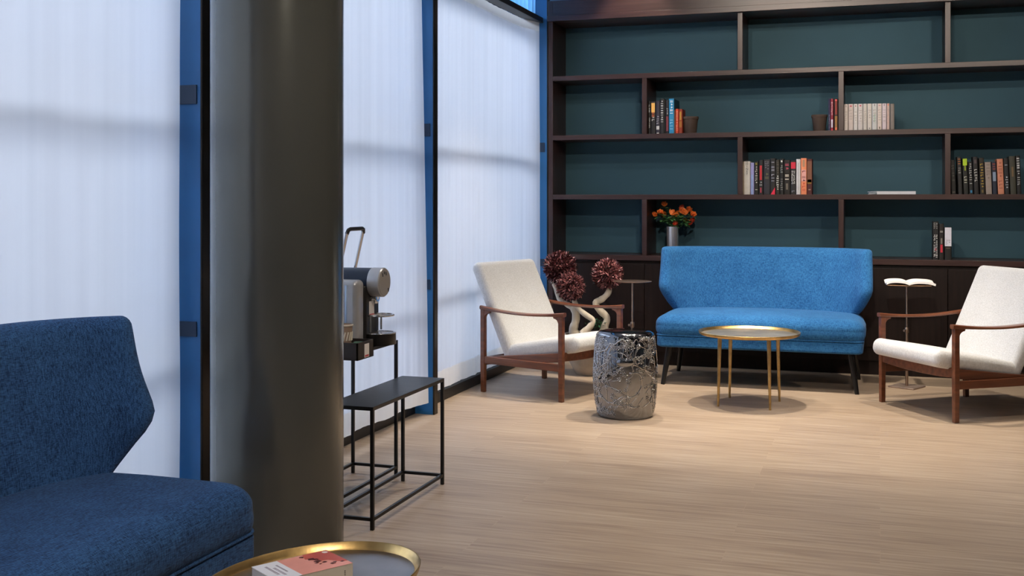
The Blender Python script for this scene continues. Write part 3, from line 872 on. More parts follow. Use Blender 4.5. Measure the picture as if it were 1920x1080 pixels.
# =================================================================== sofas
def make_sofa(mat, label, loc, rotz):
    root = thing('sofa', label, 'sofa', loc, rotz)
    # base rail
    b = MB(); b.rbox((0, -.002, .283), (1.272, .635, .082), (.04, .04, .016), 8); b.build('base_rail', mat, root, smooth=True)
    # seat cushion
    def wp(q):
        # fuller at the ends, slightly narrower at the back
        q.x *= 1 - .03 * max(0, q.y / .33)
        if q.z < 0:
            t_ = min(1, -q.z / .0675); k_ = 1 - math.sqrt(max(0, 1 - t_ * t_))
            q.x *= (.65 - .028 * t_ ** 3) / (.65 - .10 * k_); q.y *= (.3275 - .022 * t_ ** 3) / (.3275 - .09 * k_)
        return q
    b = MB(); b.rbox((0, -.005, .386), (1.30, .655, .135), (.10, .09, .062), 14, crown=.022, warp=wp); b.build('seat_cushion', mat, root, smooth=True)
    # piping between seat and rail
    pts = []
    hw, hd, rr = .637, .319, .05
    for (cx, cy, a0) in ((hw - rr, -hd + rr, -90), (hw - rr, hd - rr, 0), (-hw + rr, hd - rr, 90), (-hw + rr, -hd + rr, 180)):
        for k in range(7):
            a = R(a0 + 15 * k); pts.append((cx + rr * math.cos(a), cy + rr * math.sin(a), .322))
    pts.append(pts[0])
    b = MB(); b.tube(pts, .005, 8, cap=False); b.build('piping', mat, root, smooth=True)
    # wing back
    ctrl = [(0, 0), (.22, .002), (.38, .014), (.50, .042), (.59, .085), (.645, .135), (.675, .175)]
    ls = [0]
    for p, q in zip(ctrl[:-1], ctrl[1:]): ls.append(ls[-1] + math.dist(p, q))
    LT = ls[-1]
    def plan(s):
        sg = 1 if s >= 0 else -1; a = abs(s) * LT
        for i in range(len(ls) - 1):
            if a <= ls[i + 1] + 1e-9:
                f = (a - ls[i]) / (ls[i + 1] - ls[i])
                p0 = ctrl[max(0, i - 1)] if i > 0 else (-ctrl[1][0], ctrl[1][1]); p1 = ctrl[i]; p2 = ctrl[i + 1]; p3 = ctrl[min(len(ctrl) - 1, i + 2)]
                if i + 2 >= len(ctrl): p3 = (2 * p2[0] - p1[0], 2 * p2[1] - p1[1])
                out = []
                for d in (0, 1):
                    out.append(.5 * ((2 * p1[d]) + (-p0[d] + p2[d]) * f + (2 * p0[d] - 5 * p1[d] + 4 * p2[d] - p3[d]) * f * f + (-p0[d] + 3 * p1[d] - 3 * p2[d] + p3[d]) * f ** 3))
                return sg * out[0], out[1]
        return sg * ctrl[-1][0], ctrl[-1][1]
    ZT, ZB0 = .872, .345
    def width_f(z):
        # fraction of the full half length at height z: taper in towards the seat below the wing tip
        if z > .62: return .995 - .012 * ((z - .62) / (ZT - .62)) ** 1.2
        f = (.62 - z) / .18
        g = f * f / (f + .45) if f < 1 else 1 / 1.45 + (f - 1) * .6
        return .995 - .235 * g
    NU, NV = 64, 30
    T = .085
    b = MB(); F, B_ = [], []
    for j in range(NV + 1):
        bb = math.sin(PI / 2 * (-1 + 2 * j / NV)); rF, rB = [], []
        for i in range(NU + 1):
            aa = math.sin(PI / 2 * (-1 + 2 * i / NU))
            z = ZB0 + (ZT - ZB0) * (bb + 1) / 2
            # rounded top corners
            cut = 0.0
            e_top = ZT - z
            rc = .028
            wf = width_f(z)
            if e_top < rc: wf -= (rc - math.sqrt(max(0, rc * rc - (rc - e_top) ** 2))) / LT
            s = aa * wf
            x, fo = plan(s)
            x2, fo2 = plan(max(-1, min(1, s + .01 * (1 if s < .5 else -1))))
            tx, ty = (x2 - x), -(fo2 - fo)
            if s >= .5: tx, ty = -tx, -ty
            l = math.hypot(tx, ty) or 1
            nx, ny = ty / l, -tx / l     # towards the front (-y)
            if ny > 0 and abs(s) < .4: nx, ny = -nx, -ny
            rec = .22 * (z - .45) * (1 - .35 * max(0, abs(s) - .6) / .4)
            tip = .0
            if abs(s) > .6: tip = -.035 * ((abs(s) - .6) / .4) * math.exp(-((z - .59) / .10) ** 2)
            y = .215 - fo + rec + tip
            d = min((1 - abs(aa)) * LT * wf, (1 - abs(bb)) * (ZT - ZB0) / 2)
            r_ = .042
            th = T / 2 * (math.sqrt(max(0, 1 - (1 - min(1, d / r_)) ** 2)))
            crown = .012 * (1 - aa ** 4) * (1 - bb ** 4)
            if aa < -.999 or aa > .999 or bb < -.999 or bb > .999: th = 0; crown = 0
            rF.append(b.bm.verts.new((x + nx * (th + crown), y + ny * (th + crown), z)))
            if th == 0: rB.append(rF[-1])
            else: rB.append(b.bm.verts.new((x - nx * th, y - ny * th, z)))
        F.append(rF); B_.append(rB)
    for G in (F, B_):
        for j in range(NV):
            for i in range(NU):
                q = [G[j][i], G[j][i + 1], G[j + 1][i + 1], G[j + 1][i]]
                if len(set(q)) == 4:
                    try: b.bm.faces.new(q)
                    except ValueError: pass
    b.build('backrest', mat, root, smooth=True)
    for sx_ in (-1, 1):
        for sy in (-1, 1):
            b = MB()
            top = (sx_ * .56, sy * .245, .25); bot = (sx_ * .60, (-.285 if sy < 0 else .31), 0)
            b.tube([bot, top], [.013, .024], 16); b.build('leg', MAT['black_leg'], root, smooth='auto')
    return root
make_sofa(MAT['blue'], 'bright blue upholstered two-seat sofa with wing back in front of the bookcase', (-.735, 7.46, 0), 0)
make_sofa(MAT['navy'], 'dark navy upholstered sofa in the left foreground beside the column', (-1.885, 1.98, 0), R(90))

# =================================================================== armchairs
def make_chair(label, loc, rotz, group):
    root = thing('armchair', label, 'armchair', loc, rotz, group)
    wd = MAT['teak']; HX, HY = .295, .322
    for sx_ in (-1, 1):
        for sy in (-1, 1):
            b = MB()
            t0, t1 = .0155, .014
            zt = .508 if sx_ > 0 else .515
            v = []
            for z, h in ((0, t1), (.2, t0), (zt, t0)):
                v += [Vector((sx_ * HX + dx * h, sy * HY + dy * h * .9, z)) for dx, dy in ((-1, -1), (1, -1), (1, 1), (-1, 1))]
            fc = [(3, 2, 1, 0), (8, 9, 10, 11)]
            for a in (0, 4):
                for k in range(4): fc.append((a + k, a + (k + 1) % 4, a + 4 + (k + 1) % 4, a + 4 + k))
            b._add(v, fc)
            b.build('leg', wd, root, bevel=.003)
    for sy in (-1, 1):
        # armrest: sculpted plank, dipping in the middle, with fillets into the legs
        b = MB(); N = 26; rings = []
        for i in range(N + 1):
            f = i / N; x = -HX - .02 + f * (2 * HX + .045)
            zc = .515 + .008 * (1 - f) - .018 * math.sin(PI * f) ** 1.0
            hw = .016 + .017 * math.sin(PI * min(1, f * 1.0)) ** .8
            hh = .008 + .005 * (abs(2 * f - 1) ** 3)
            yo = sy * (HY + .006 * math.sin(PI * f))
            ring = []
            for k in range(12):
                a = 2 * PI * k / 12
                ca, sa = math.cos(a), math.sin(a)
                ring.append(b.bm.verts.new((x, yo + hw * math.copysign(abs(ca) ** .6, ca), zc + hh * math.copysign(abs(sa) ** .6, sa))))
            rings.append(ring)
        for i in range(N):
            for k in range(12): b.bm.faces.new((rings[i][k], rings[i][(k + 1) % 12], rings[i + 1][(k + 1) % 12], rings[i + 1][k]))
        b.bm.faces.new(rings[0][::-1]); b.bm.faces.new(rings[-1])
        for sx_ in (-1, 1):
            q = [(sx_ * (HX - .014), .506), (sx_ * (HX - .014), .455)]
            for k in range(7):
                a = R(90 * k / 6); q.append((sx_ * (HX - .014 - .035 * (1 - math.cos(a)) - 0), .455 + .035 * math.sin(a) + .0))
            q.append((sx_ * (HX - .055), .503))
            b.prism([(p[0], p[1]) for p in q], 'y', sy * HY - .012, sy * HY + .012)
        b.build('armrest', wd, root, smooth='auto')
        # side stretcher
        b = MB(); b.box2((-HX + .015, sy * HY - .011, .178), (HX - .015, sy * HY + .011, .222)); b.build('stretcher', wd, root, bevel=.003)
        # sloping seat rail
        b = MB(); b.prism([(-HX - .02, .165), (HX - .01, .232), (HX - .01, .285), (-HX - .02, .215)], 'y', sy * (HY - .022) - .011, sy * (HY - .022) + .011)
        b.build('seat_rail', wd, root, bevel=.003)
    # curved front apron, rear rail
    b = MB(); n = 12; top, bot = [], []
    for i in range(n + 1):
        f = -1 + 2 * i / n
        top.append((f * (HY - .014), .288 - .0 * f)); bot.append((f * (HY - .014), .238 - .012 * (1 - f * f)))
    b.prism(top + bot[::-1], 'x', HX - .013, HX + .010); b.build('front_rail', wd, root, bevel=.003)
    b = MB(); b.box2((-HX - .01, -HY + .012, .165), (-HX + .012, HY - .012, .215)); b.build('rear_rail', wd, root, bevel=.003)
    # seat cushion
    a = math.atan2(.085, .47)
    b = MB(); b.rbox((.110, 0, .293), (.575, .590, .096), (.045, .03, .043), 12, rot=(0, -a, 0), crown=.010); b.build('seat_cushion', MAT['white'], root, smooth=True)
    # back cushion
    ang = math.atan2(.277, .565)
    cz, cx = (.215 + .79) / 2, (-.115 - .395) / 2
    b = MB(); b.rbox((cx, 0, cz), (.078, .595, .645), (.036, .03, .04), 12, rot=(0, -ang, 0)); b.build('back_cushion', MAT['white'], root, smooth=True)
    return root
GA = 'teak armchairs with cream cushions'
# left chair centre from its floor contacts
c1 = Vector((-2.347, 6.536, 0)); c2 = Vector((-1.787, 6.339, 0)); c3 = Vector((-2.122, 7.174, 0))
fx_ = (c2 - c1).normalized(); ctr = (c2 + c3) / 2
make_chair('cream armchair with teak frame on the left, beside the pleated curtain', ctr, math.atan2(fx_.y, fx_.x), GA)
d1 = Vector((.004, 6.941, 0)); d2 = Vector((.361, 6.405, 0)); d3 = Vector((.515, 7.319, 0))
ctr2 = (d2 + d3) / 2
make_chair('cream armchair with teak frame on the right, cut by the photo edge', ctr2, R(215.3), GA)

# =================================================================== ceramic stool
t = thing('garden_stool', 'chrome-glazed barrel stool with raised blossom branches next to the left armchair', 'stool', (-1.341, 6.086, 0))
prof = []
H = .468
for i in range(41):
    f = i / 40; z = .004 + (H - .016) * f
    r = .150 + .025 * math.sin(PI * (f * .92 + .02)) ** .9
    prof.append((r, z))
NS = 120
b = MB()
rings = []
full = [(0, .0), (.143, 0), (.149, .003)] + prof + [(.146, H - .006), (.139, H), (.10, H + .003), (0, H + .004)]
b.lathe(full, NS)
b.build('body', MAT['stool'], t, smooth=True)
RELIEF = M('glint_silver_relief', (.42, .42, .42), .16, 1.0, var=(60, .3))  # paler copy of the stool metal, glints put into its colour
# relief: meandering branches with blossoms, medallion, stud rows
def surf(a, z, off=0.0):
    f = (z - .004) / (H - .016); r = .150 + .025 * math.sin(PI * (f * .92 + .02)) ** .9 + off
    return Vector((r * math.cos(a), r * math.sin(a), z))
rng = random.Random(12)
b = MB()
def branch(a, z, da, dz, L, r0, depth_=0):
    pts = [surf(a, z, -.001)]; n = int(L / .014)
    for i in range(n):
        da += rng.uniform(-.55, .55); ang = da
        a += math.cos(ang) * .014 / .165; z += math.sin(ang) * .014
        if not (.03 < z < H - .03): da = -da; z = min(max(z, .03), H - .03)
        pts.append(surf(a, z, .001))
        if depth_ < 2 and rng.random() < .22: branch(a, z, ang + rng.choice((-1, 1)) * rng.uniform(.6, 1.1), 0, L * .45, r0 * .7, depth_ + 1)
        if rng.random() < .25: blossom(a, z, rng.uniform(.005, .010))
    b.tube(pts, [r0 * (1 - .5 * i / len(pts)) for i in range(len(pts))], 6)
def blossom(a, z, r):
    c = surf(a, z, 0)
    for k in range(5):
        q = 2 * PI * k / 5
        p = surf(a + math.cos(q) * r / .165, z + math.sin(q) * r, -.001)
        m = r * .62
        b.lathe([(0, -m), (m * .8, -m * .5), (m, 0), (m * .8, m * .5), (0, m)], 6, p)
    b.lathe([(0, -r * .5), (r * .5, 0), (0, r * .5)], 6, surf(a, z, .003))
for k in range(26):
    branch(2 * PI * k / 26 + rng.uniform(-.2, .2), rng.choice((.07, .15, .26, .36, .42)), rng.uniform(0, 6.28), 0, .32, .0045)
for o_ in ():
    pass
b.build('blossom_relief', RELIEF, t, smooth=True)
b = MB()
for k in range(36):
    bmesh.ops.create_icosphere(b.bm, subdivisions=1, radius=.0048, matrix=Matrix.Translation(surf(2 * PI * k / 36, H - .022, 0)))
b.build('stud_row', MAT['stool'], t, smooth=True)
for a in (R(-78), R(102)):
    b = MB()
    m = Matrix.Translation(surf(a, .315, -.004)) @ Matrix.Rotation(a, 4, 'Z') @ Matrix.Diagonal((.016, .048, .026, 1))
    bmesh.ops.create_uvsphere(b.bm, u_segments=24, v_segments=14, radius=1.0, matrix=m)
    b.build('medallion', MAT['stool'], t, smooth=True)

# =================================================================== tray tables
def tray_table(label, loc, rotz, ra, rb, h, legpos, group, plate, legr=(.0065, .0125), leg_top_off=.0):
    t = thing('tray_table', label, 'side table', loc, rotz, group)
    b = MB(); rim = .017
    S = (1, rb / ra)
    prof = [(0, h - rim - .004), (ra - .018, h - rim - .004), (ra - .004, h - rim + .002), (ra, h - .002), (ra - .001, h), (ra - .004, h - .0005), (ra - .009, h - rim + .004), (ra - .016, h - rim), ]
    b.lathe(prof, 96, sxy=S); b.build('tray_rim', MAT['brass'], t, smooth=True)
    b = MB(); b.lathe([(0, h - rim - .0035), (ra - .0145, h - rim - .0035), (ra - .0145, h - rim + .0012), (0, h - rim + .0012)], 96, sxy=S); b.build('tray_plate', plate, t, smooth='auto')
    for (x, y) in legpos:
        b = MB(); tx, ty = x * 1.03, y * 1.0
        b.tube([(x * 1.06, y * 1.06, 0), (x, y, h - rim - .002)], [legr[0], legr[1]], 16); b.build('leg', MAT['brass_leg'], t, smooth='auto')
    return t
GT = 'brass tray tables'
tray_table('round brass tray table with four tapered legs before the blue sofa', (-.727, 6.645, 0), R(-5.3), .292, .292, .425,
           [(-.140, -.14), (.140, -.14), (-.140, .14), (.140, .14)], GT, MAT['tray_in'])
tray_table('oval tarnished brass tray table holding a book in the foreground', (-1.06, 1.973, 0), R(49.6) + YAW, .240, .176, .46,
           [(-.13, -.10), (.13, -.10), (-.13, .10), (.13, .10)], GT, MAT['tray_in2'])

# pocket book on the foreground tray
L = P(471.9, 1062.7, 2.189); Bk = P(610.8, 1031.4, 2.293); Rr = P(661, 1055.5, 2.212)
ctr = (L + Rr) / 2
la = math.atan2(Bk.y - L.y, Bk.x - L.x)
t = thing('paperback', 'white, pink and red pocket book lying on the foreground brass tray', 'book', (ctr.x, ctr.y, .4445), la)
bl, bw, bh = .166, .105, .0352
b = MB(); b.box2((-bl / 2, -bw / 2, 0), (bl / 2, bw / 2, .0012)); b.box2((-bl / 2, -bw / 2, bh - .0012), (bl / 2, bw / 2, bh)); b.box2((-bl / 2, -bw / 2, 0), (bl / 2, -bw / 2 + .0014, bh))
b.build('cover', M('cream_card', (.62, .56, .47), .5, var=(30, .05)), t)
b = MB(); b.box2((-bl / 2 + .001, -bw / 2 + .0014, .0012), (bl / 2 - .001, bw / 2 - .001, bh - .0012)); b.build('pages', M('pocket_book_pages', (.50, .47, .45), .9, var=(1, .2, (2, 2, 900))), t)
zt = bh + .0003
b = MB(); b.box2((-bl / 2, -bw / 2, bh), (-bl / 2 + bl * .33, bw / 2, zt)); b.build('white_title_panel', M('white_print', (.70, .71, .76), .35), t)
b = MB(); b.box2((-bl / 2 + bl * .33, -bw / 2, bh), (bl / 2, bw / 2, zt)); b.build('pink_panel', M('pink_print', (.72, .30, .24), .35, var=(9, .15)), t)
b = MB()
b.prism([(.028, bw / 2), (bl / 2, bw / 2), (bl / 2, -bw / 2 + .020), (.070, -.028), (.055, -.004), (.040, .0), (.036, .016), (.020, .026)], 'z', zt, zt + .0003)
b.build('red_picture', M('red_print', (.50, .095, .07), .35, var=(14, .2)), t)
b = MB(); rng = random.Random(3)
for (x, y, r_) in ((.020, .040, .004), (.030, .018, .0055), (.036, .012, .004), (.034, .0, .005), (.028, -.008, .003), (.043, -.012, .003), (.052, -.03, .0035), (.060, -.024, .0028), (.072, -.03, .003), (.030, -.018, .002)):
    q = []
    for k in range(9):
        a = 2 * PI * k / 9; rr = r_ * rng.uniform(.6, 1.4); q.append((x + rr * math.cos(a) * 1.3, y + rr * math.sin(a)))
    b.prism(q, 'z', zt + .0003, zt + .0006)
b.build('dark_petals', M('dark_red_print', (.07, .012, .012), .4), t)
b = MB(); b.lathe([(0, 0), (.006, 0), (.006, .0004), (0, .0004)], 20, (bl / 2 - .010, bw / 2 - .012, zt + .0003)); b.build('round_logo', M('logo_print', (.75, .6, .55), .4), t)
rng = random.Random(9)
b = MB()
for (r_, x0, y0, y1, s_) in ((0, -.062, -.020, .034, .0042), (1, -.052, -.030, .018, .0042), (2, -.041, -.016, .030, .0028)):
    y = y1
    while y > y0:
        w_ = rng.uniform(.5, .9) * s_
        b.box((-.001 + x0, y - w_ / 2, zt + .0002), (s_ * 1.1, w_ * .5, .0003)); b.box((x0 + s_ * .35, y - w_ * .5, zt + .0002), (s_ * .28, w_ * 1.1, .0003))
        y -= w_ * 1.35
b.build('title_lettering', M('grey_ink', (.30, .26, .32), .5), t)
b = MB()
for k in range(5): b.box((bl / 2 - .018, -bw / 2 - .0002, .009 + k * .0036), (.0026, .0004, .002))
b.build('spine_lettering', M('spine_ink', (.12, .10, .09), .5), t)

# =================================================================== pedestal tables
def pedestal(label, x, y, h, rotz, r=.128):
    t = thing('pedestal_table', label, 'side table', (x, y, 0), rotz, 'bronze pedestal side tables')
    b = MB(); b.lathe([(0, h - .012), (.03, h - .012), (r - .03, h - .007), (r - .002, h - .0035), (r, h - .001), (r - .002, h), (r - .006, h - .0015), (0, h - .003)], 64); b.build('table_top', MAT['bronze'], t, smooth='auto')
    b = MB(); b.lathe([(0, .36), (.0095, .36), (.0095, .01), (0, .01)], 20); b.build('lower_tube', MAT['bronze'], t, smooth='auto')
    b = MB(); b.lathe([(0, h - .008), (.0062, h - .008), (.0062, .35), (0, .35)], 16); b.build('upper_tube', MAT['bronze'], t, smooth='auto')
    b = MB(); b.lathe([(0, .345), (.012, .345), (.0145, .352), (.0145, .372), (.012, .38), (0, .38)], 20)
    b.tube([(-.012, 0, .362), (-.032, 0, .362)], .0032, 8); b.tube([(-.032, 0, .362), (-.037, 0, .362)], .008, 12)
    b.build('height_clamp', MAT['bronze'], t, smooth='auto')
    b = MB(); b.box2((-.0855, -.0855, 0), (.0855, .0855, .009)); b.build('base_plate', M('stone_bronze_plate', (.34, .26, .22), .45, .6, var=(12, .2)), t, bevel=.002)
    return t
pedestal('slim bronze pedestal table between the red potted tree and the blue sofa', -1.562, 7.31, .652, R(63))
pedestal('slim bronze pedestal table with an open book behind the right armchair', .160, 7.55, .652, R(63))
# open book on the right pedestal
t = thing('open_book', 'open book with white pages lying on the right pedestal table', 'book', (.165, 7.53, .654), R(4))
PG = M('white_pages', (.80, .79, .77), .8, var=(1, .06, (2, 300, 300)))
for sg in (-1, 1):
    b = MB(); rows = []
    W2, DD = (.150 if sg < 0 else .175), .115
    for j in range(9):
        v = -1 + 2 * j / 8; r1 = []
        for i in range(15):
            u = i / 14
            z = .006 + .040 * math.sin(PI * (u * .80 + .10)) ** .8 * (1 - .25 * u) + (.008 * math.sin(v * 3 + u * 5) * u)
            if sg > 0 and v < -.4: z -= .014 * u * (-v - .4)
            r1.append(b.bm.verts.new((sg * u * W2, v * DD * (1 - .06 * u), z)))
        rows.append(r1)
    lo = []
    for j in range(9):
        v = -1 + 2 * j / 8
        lo.append([b.bm.verts.new((sg * (i / 14) * W2 * .985, v * DD * (1 - .06 * i / 14), max(.001, rows[j][i].co.z - .018))) for i in range(15)])
    for j in range(8):
        for i in range(14):
            b.bm.faces.new((rows[j][i], rows[j][i + 1], rows[j + 1][i + 1], rows[j + 1][i])); b.bm.faces.new((lo[j][i], lo[j + 1][i], lo[j + 1][i + 1], lo[j][i + 1]))
    for i in range(14):
        b.bm.faces.new((rows[0][i], lo[0][i], lo[0][i + 1], rows[0][i + 1])); b.bm.faces.new((rows[8][i], rows[8][i + 1], lo[8][i + 1], lo[8][i]))
    for j in range(8):
        b.bm.faces.new((rows[j][14], lo[j][14], lo[j + 1][14], rows[j + 1][14]))
    b.build('page_block', PG, t, smooth='auto').scale = (.9, 1, .8)
b = MB(); b.box2((-.13, -.112, 0), (.13, .112, .0022)); b.build('cover', M('tan_cover', (.45, .27, .15), .6), t)

# =================================================================== bonsai tree in a bowl
pc = Vector((-1.887, 7.43, 0))
t = thing('potted_tree', 'potted bonsai with dark red leaf balls on pale twisted trunks', 'potted plant', pc)
STONE = M('pale_stone_bowl', (.42, .38, .33), .75, var=(14, .15), bump=(40, .2))
b = MB(); b.lathe([(0, 0), (.085, 0), (.095, .006), (.145, .10), (.172, .215), (.178, .268), (.174, .276), (.165, .276), (.160, .262), (0, .255)], 56); b.build('pot', STONE, t, smooth='auto')
b = MB(); b.lathe([(0, .268), (.08, .266), (.158, .262), (.158, .25), (0, .25)], 32); b.build('gravel', M('gravel', (.30, .24, .18), .95, var=(90, .6), bump=(90, .8)), t)
BARK = M('bleached_driftwood', (.66, .58, .46), .75, var=(1, .22, (30, 30, 6)), bump=(1, .5, (60, 60, 8)))
DF = 7.66
def q(px, py, dd=0.0):
    return P(px, py, DF + dd) - pc
def trunk(pts, rad):
    b = MB(); P_ = [Vector(p) for p in pts]; out, rr = [], []
    for i in range(len(P_) - 1):
        p0 = P_[max(0, i - 1)]; p1 = P_[i]; p2 = P_[i + 1]; p3 = P_[min(len(P_) - 1, i + 2)]
        for k in range(5):
            f = k / 5
            out.append(.5 * ((2 * p1) + (-p0 + p2) * f + (2 * p0 - 5 * p1 + 4 * p2 - p3) * f * f + (-p0 + 3 * p1 - 3 * p2 + p3) * f ** 3))
            r_ = rad[i] * (1 - f) + rad[i + 1] * f
            rr.append((r_ * (1 + .22 * noise.noise(out[-1] * 30)), r_ * (1 + .22 * noise.noise(out[-1] * 30 + Vector((5, 5, 5))))))
    out.append(P_[-1]); rr.append((rad[-1], rad[-1]))
    b.tube(out, rr, 12); return b.build('trunk', BARK, t, smooth=True)
trunk([q(1079, 628), q(1075, 618), q(1080, 598), q(1077, 580), q(1062, 570, .03), q(1050, 562, .05), q(1044, 545, .06), q(1036, 525, .06)], [.034, .030, .026, .024, .018, .017, .017, .015])
trunk([q(1092, 626, -.05), q(1104, 615, -.06), q(1112, 601, -.06), q(1098, 590, -.05), q(1084, 578, -.03), q(1076, 562, -.03), q(1072, 548, -.02)], [.028, .022, .018, .018, .018, .016, .014])
trunk([q(1130, 626), q(1134, 612), q(1138, 596), q(1124, 581), q(1117, 568), q(1130, 560), q(1141, 548), q(1143, 534)], [.030, .028, .025, .024, .022, .022, .021, .018])
LEAFR = M('dark_red_leaf', (.075, .018, .021), .30, var=(60, .55))
LEAFP = M('rosy_leaf', (.46, .19, .19), .35, var=(60, .4))
CORE = M('dark_twigs', (.012, .005, .005), .9)
def ball(c, r, n, seed, pink):
    rng = random.Random(seed)
    b = MB()
    bmesh.ops.create_icosphere(b.bm, subdivisions=3, radius=r * .70, matrix=Matrix.Translation(c))
    for f in b.bm.faces: f.material_index = 2
    for i in range(n):
        zf = 1 - 2 * (i + .5) / n; a = i * 2.39996
        s = math.sqrt(max(0, 1 - zf * zf))
        d = Vector((s * math.cos(a), s * math.sin(a), zf))
        d = (d * .8 + Vector((rng.uniform(-1, 1), rng.uniform(-1, 1), rng.uniform(-.8, 1))) * .75).normalized()
        base = Vector(c) + Vector((s * math.cos(a), s * math.sin(a), zf)) * r * (rng.uniform(.62, .80) + .10 * noise.noise(Vector((s * math.cos(a), s * math.sin(a), zf)) * 3.2 + Vector((seed, 0, 0))))
        up = Vector((rng.uniform(-1, 1), rng.uniform(-1, 1), rng.uniform(-1, 1)))
        if abs(up.normalized().dot(d)) > .9: up = Vector((d.y, d.z, d.x))
        leaf(b, base, d, up, r * rng.uniform(.20, .32), r * rng.uniform(.06, .10), 1 if rng.random() < pink else 0, rng.uniform(-.1, .3))
    o = b.build('leaf_ball', [LEAFR, LEAFP, CORE], t)
    return o
ball(q(1050, 502, .06), .121, 2400, 1, .25)
ball(q(1069.5, 537, -.07), .103, 1800, 2, .42)
ball(q(1139, 514), .112, 2100, 3, .38)
b = MB(); rng = random.Random(8); g0 = q(1117, 612, .02)
for i in range(110):
    a = rng.uniform(0, 6.28); z = rng.uniform(-.02, .05)
    p = g0 + Vector((rng.gauss(0, .028), rng.gauss(0, .03), z))
    leaf(b, p, (math.cos(a), math.sin(a), rng.uniform(.1, 1.1)), (0, 0, 1) if rng.random() > .1 else (1, 0, 0), .028, .014)
b.build('moss_plants', M('moss_green', (.03, .13, .05), .5, var=(40, .4)), t)

# =================================================================== nesting metal tables
def frame_table(label, x0, x1, y0, y1, h, group, low=.035):
    t = thing('console_table', label, 'table', ((x0 + x1) / 2, (y0 + y1) / 2, 0), 0, group)
    hx_, hy = (x1 - x0) / 2, (y1 - y0) / 2; s = .0065
    bk = MAT['black_metal']
    for sx_ in (-1, 1):
        for sy in (-1, 1):
            b = MB(); b.box2((sx_ * hx_ - s, sy * hy - s, 0), (sx_ * hx_ + s, sy * hy + s, h - .012)); b.build('leg', bk, t, bevel=.001)
    b = MB()
    for sx_ in (-1, 1): b.box2((sx_ * hx_ - s, -hy, low), (sx_ * hx_ + s, hy, low + .012))
    for sy in (-1, 1): b.box2((-hx_, sy * hy - s, low), (hx_, sy * hy + s, low + .012))
    b.build('stretcher_frame', bk, t, bevel=.001)
    b = MB()
    for sx_ in (-1, 1): b.box2((sx_ * hx_ - s, -hy - s, h - .014), (sx_ * hx_ + s, hy + s, h - .001))
    for sy in (-1, 1): b.box2((-hx_, sy * hy - s, h - .014), (hx_, sy * hy + s, h - .001))
    b.build('top_frame', bk, t, bevel=.001)
    b = MB(); b.box2((-hx_ - s, -hy - s, h - .003), (hx_ + s, hy + s, h)); b.build('table_top', MAT['iron_top'], t, bevel=.0008)
    return t
GN = 'nesting black metal tables'
frame_table('taller black metal console table carrying the coffee machine', -2.19, -1.985, 3.80, 4.435, .589, GN)
frame_table('lower black metal nesting table with a bare dark top beside the column', -1.925, -1.745, 3.69, 4.372, .446, GN, .033)

# =================================================================== coffee machine
MY = 4.285; TZ = .590
t = thing('coffee_machine', 'navy and silver capsule coffee machine with raised handle on the metal table', 'coffee machine', (-2.05, MY, TZ))
NAV = M('navy_plastic', (.010, .020, .045), .35, var=(20, .1))
BLK = M('black_plastic', (.009, .008, .008), .4, var=(20, .1))
CHR = M('chrome', (.68, .69, .72), .14, .85, var=(20, .05))
SIL = M('satin_silver', (.44, .44, .45), .34, .45, bump=(1, .1, (400, 4, 4)), var=(20, .05))
def X(x): return x + 2.05
hz = .849 - TZ
def disc_x(x, r, seg=40): return [(X(x), r * math.cos(2 * PI * k / seg), hz + r * math.sin(2 * PI * k / seg)) for k in range(seg)]
b = MB(); b.tube([(X(-2.27), 0, hz), (X(-2.262), 0, hz), (X(-2.020), 0, hz)], [.050, .058, .060], 48); b.build('head_barrel', NAV, t, smooth='auto')
b = MB(); b.tube([(X(-2.024), 0, hz), (X(-2.020), 0, hz), (X(-1.974), 0, hz), (X(-1.970), 0, hz)], [.060, .0615, .0615, .058], 48); b.build('head_ring', SIL, t, smooth='auto')
b = MB(); b.tube([(X(-1.971), 0, hz), (X(-1.9685), 0, hz)], [.0575, .0565], 48); b.build('head_face', M('taupe_plate', (.30, .27, .235), .45, .15), t, smooth='auto')
b = MB()
for (y, z, l) in ((-.022, .032, .015), (-.006, .040, .012), (.011, .036, .015), (.034, -.034, .015)):
    b.box((X(-1.968), y, hz + z), (.0014, .007, l), (R(15), 0, 0))
b.build('button', BLK, t, bevel=.0005)
b = MB(); b.rbox((X(-2.125), 0, .125), (.20, .135, .25), (.012, .012, .01), 6); b.build('body', BLK, t, smooth='auto')
b = MB(); b.tube([(X(-2.015), 0, .17), (X(-2.015), 0, .205)], [.012, .02], 20); b.tube([(X(-2.03), 0, .195), (X(-2.0), 0, .195)], .018, 16); b.build('spout', CHR, t, smooth='auto')
# sticker on the front of the body
b = MB(); b.box2((X(-2.025), -.034, .118), (X(-2.0242), .014, .180)); st = b.build('sticker', M('sticker_paper', (.85, .80, .78), .6), t)
b = MB(); b.box2((X(-2.0243), -.032, .1195), (X(-2.0238), .012, .127)); b.build('sticker_band', M('sticker_red', (.55, .06, .08), .6), st)
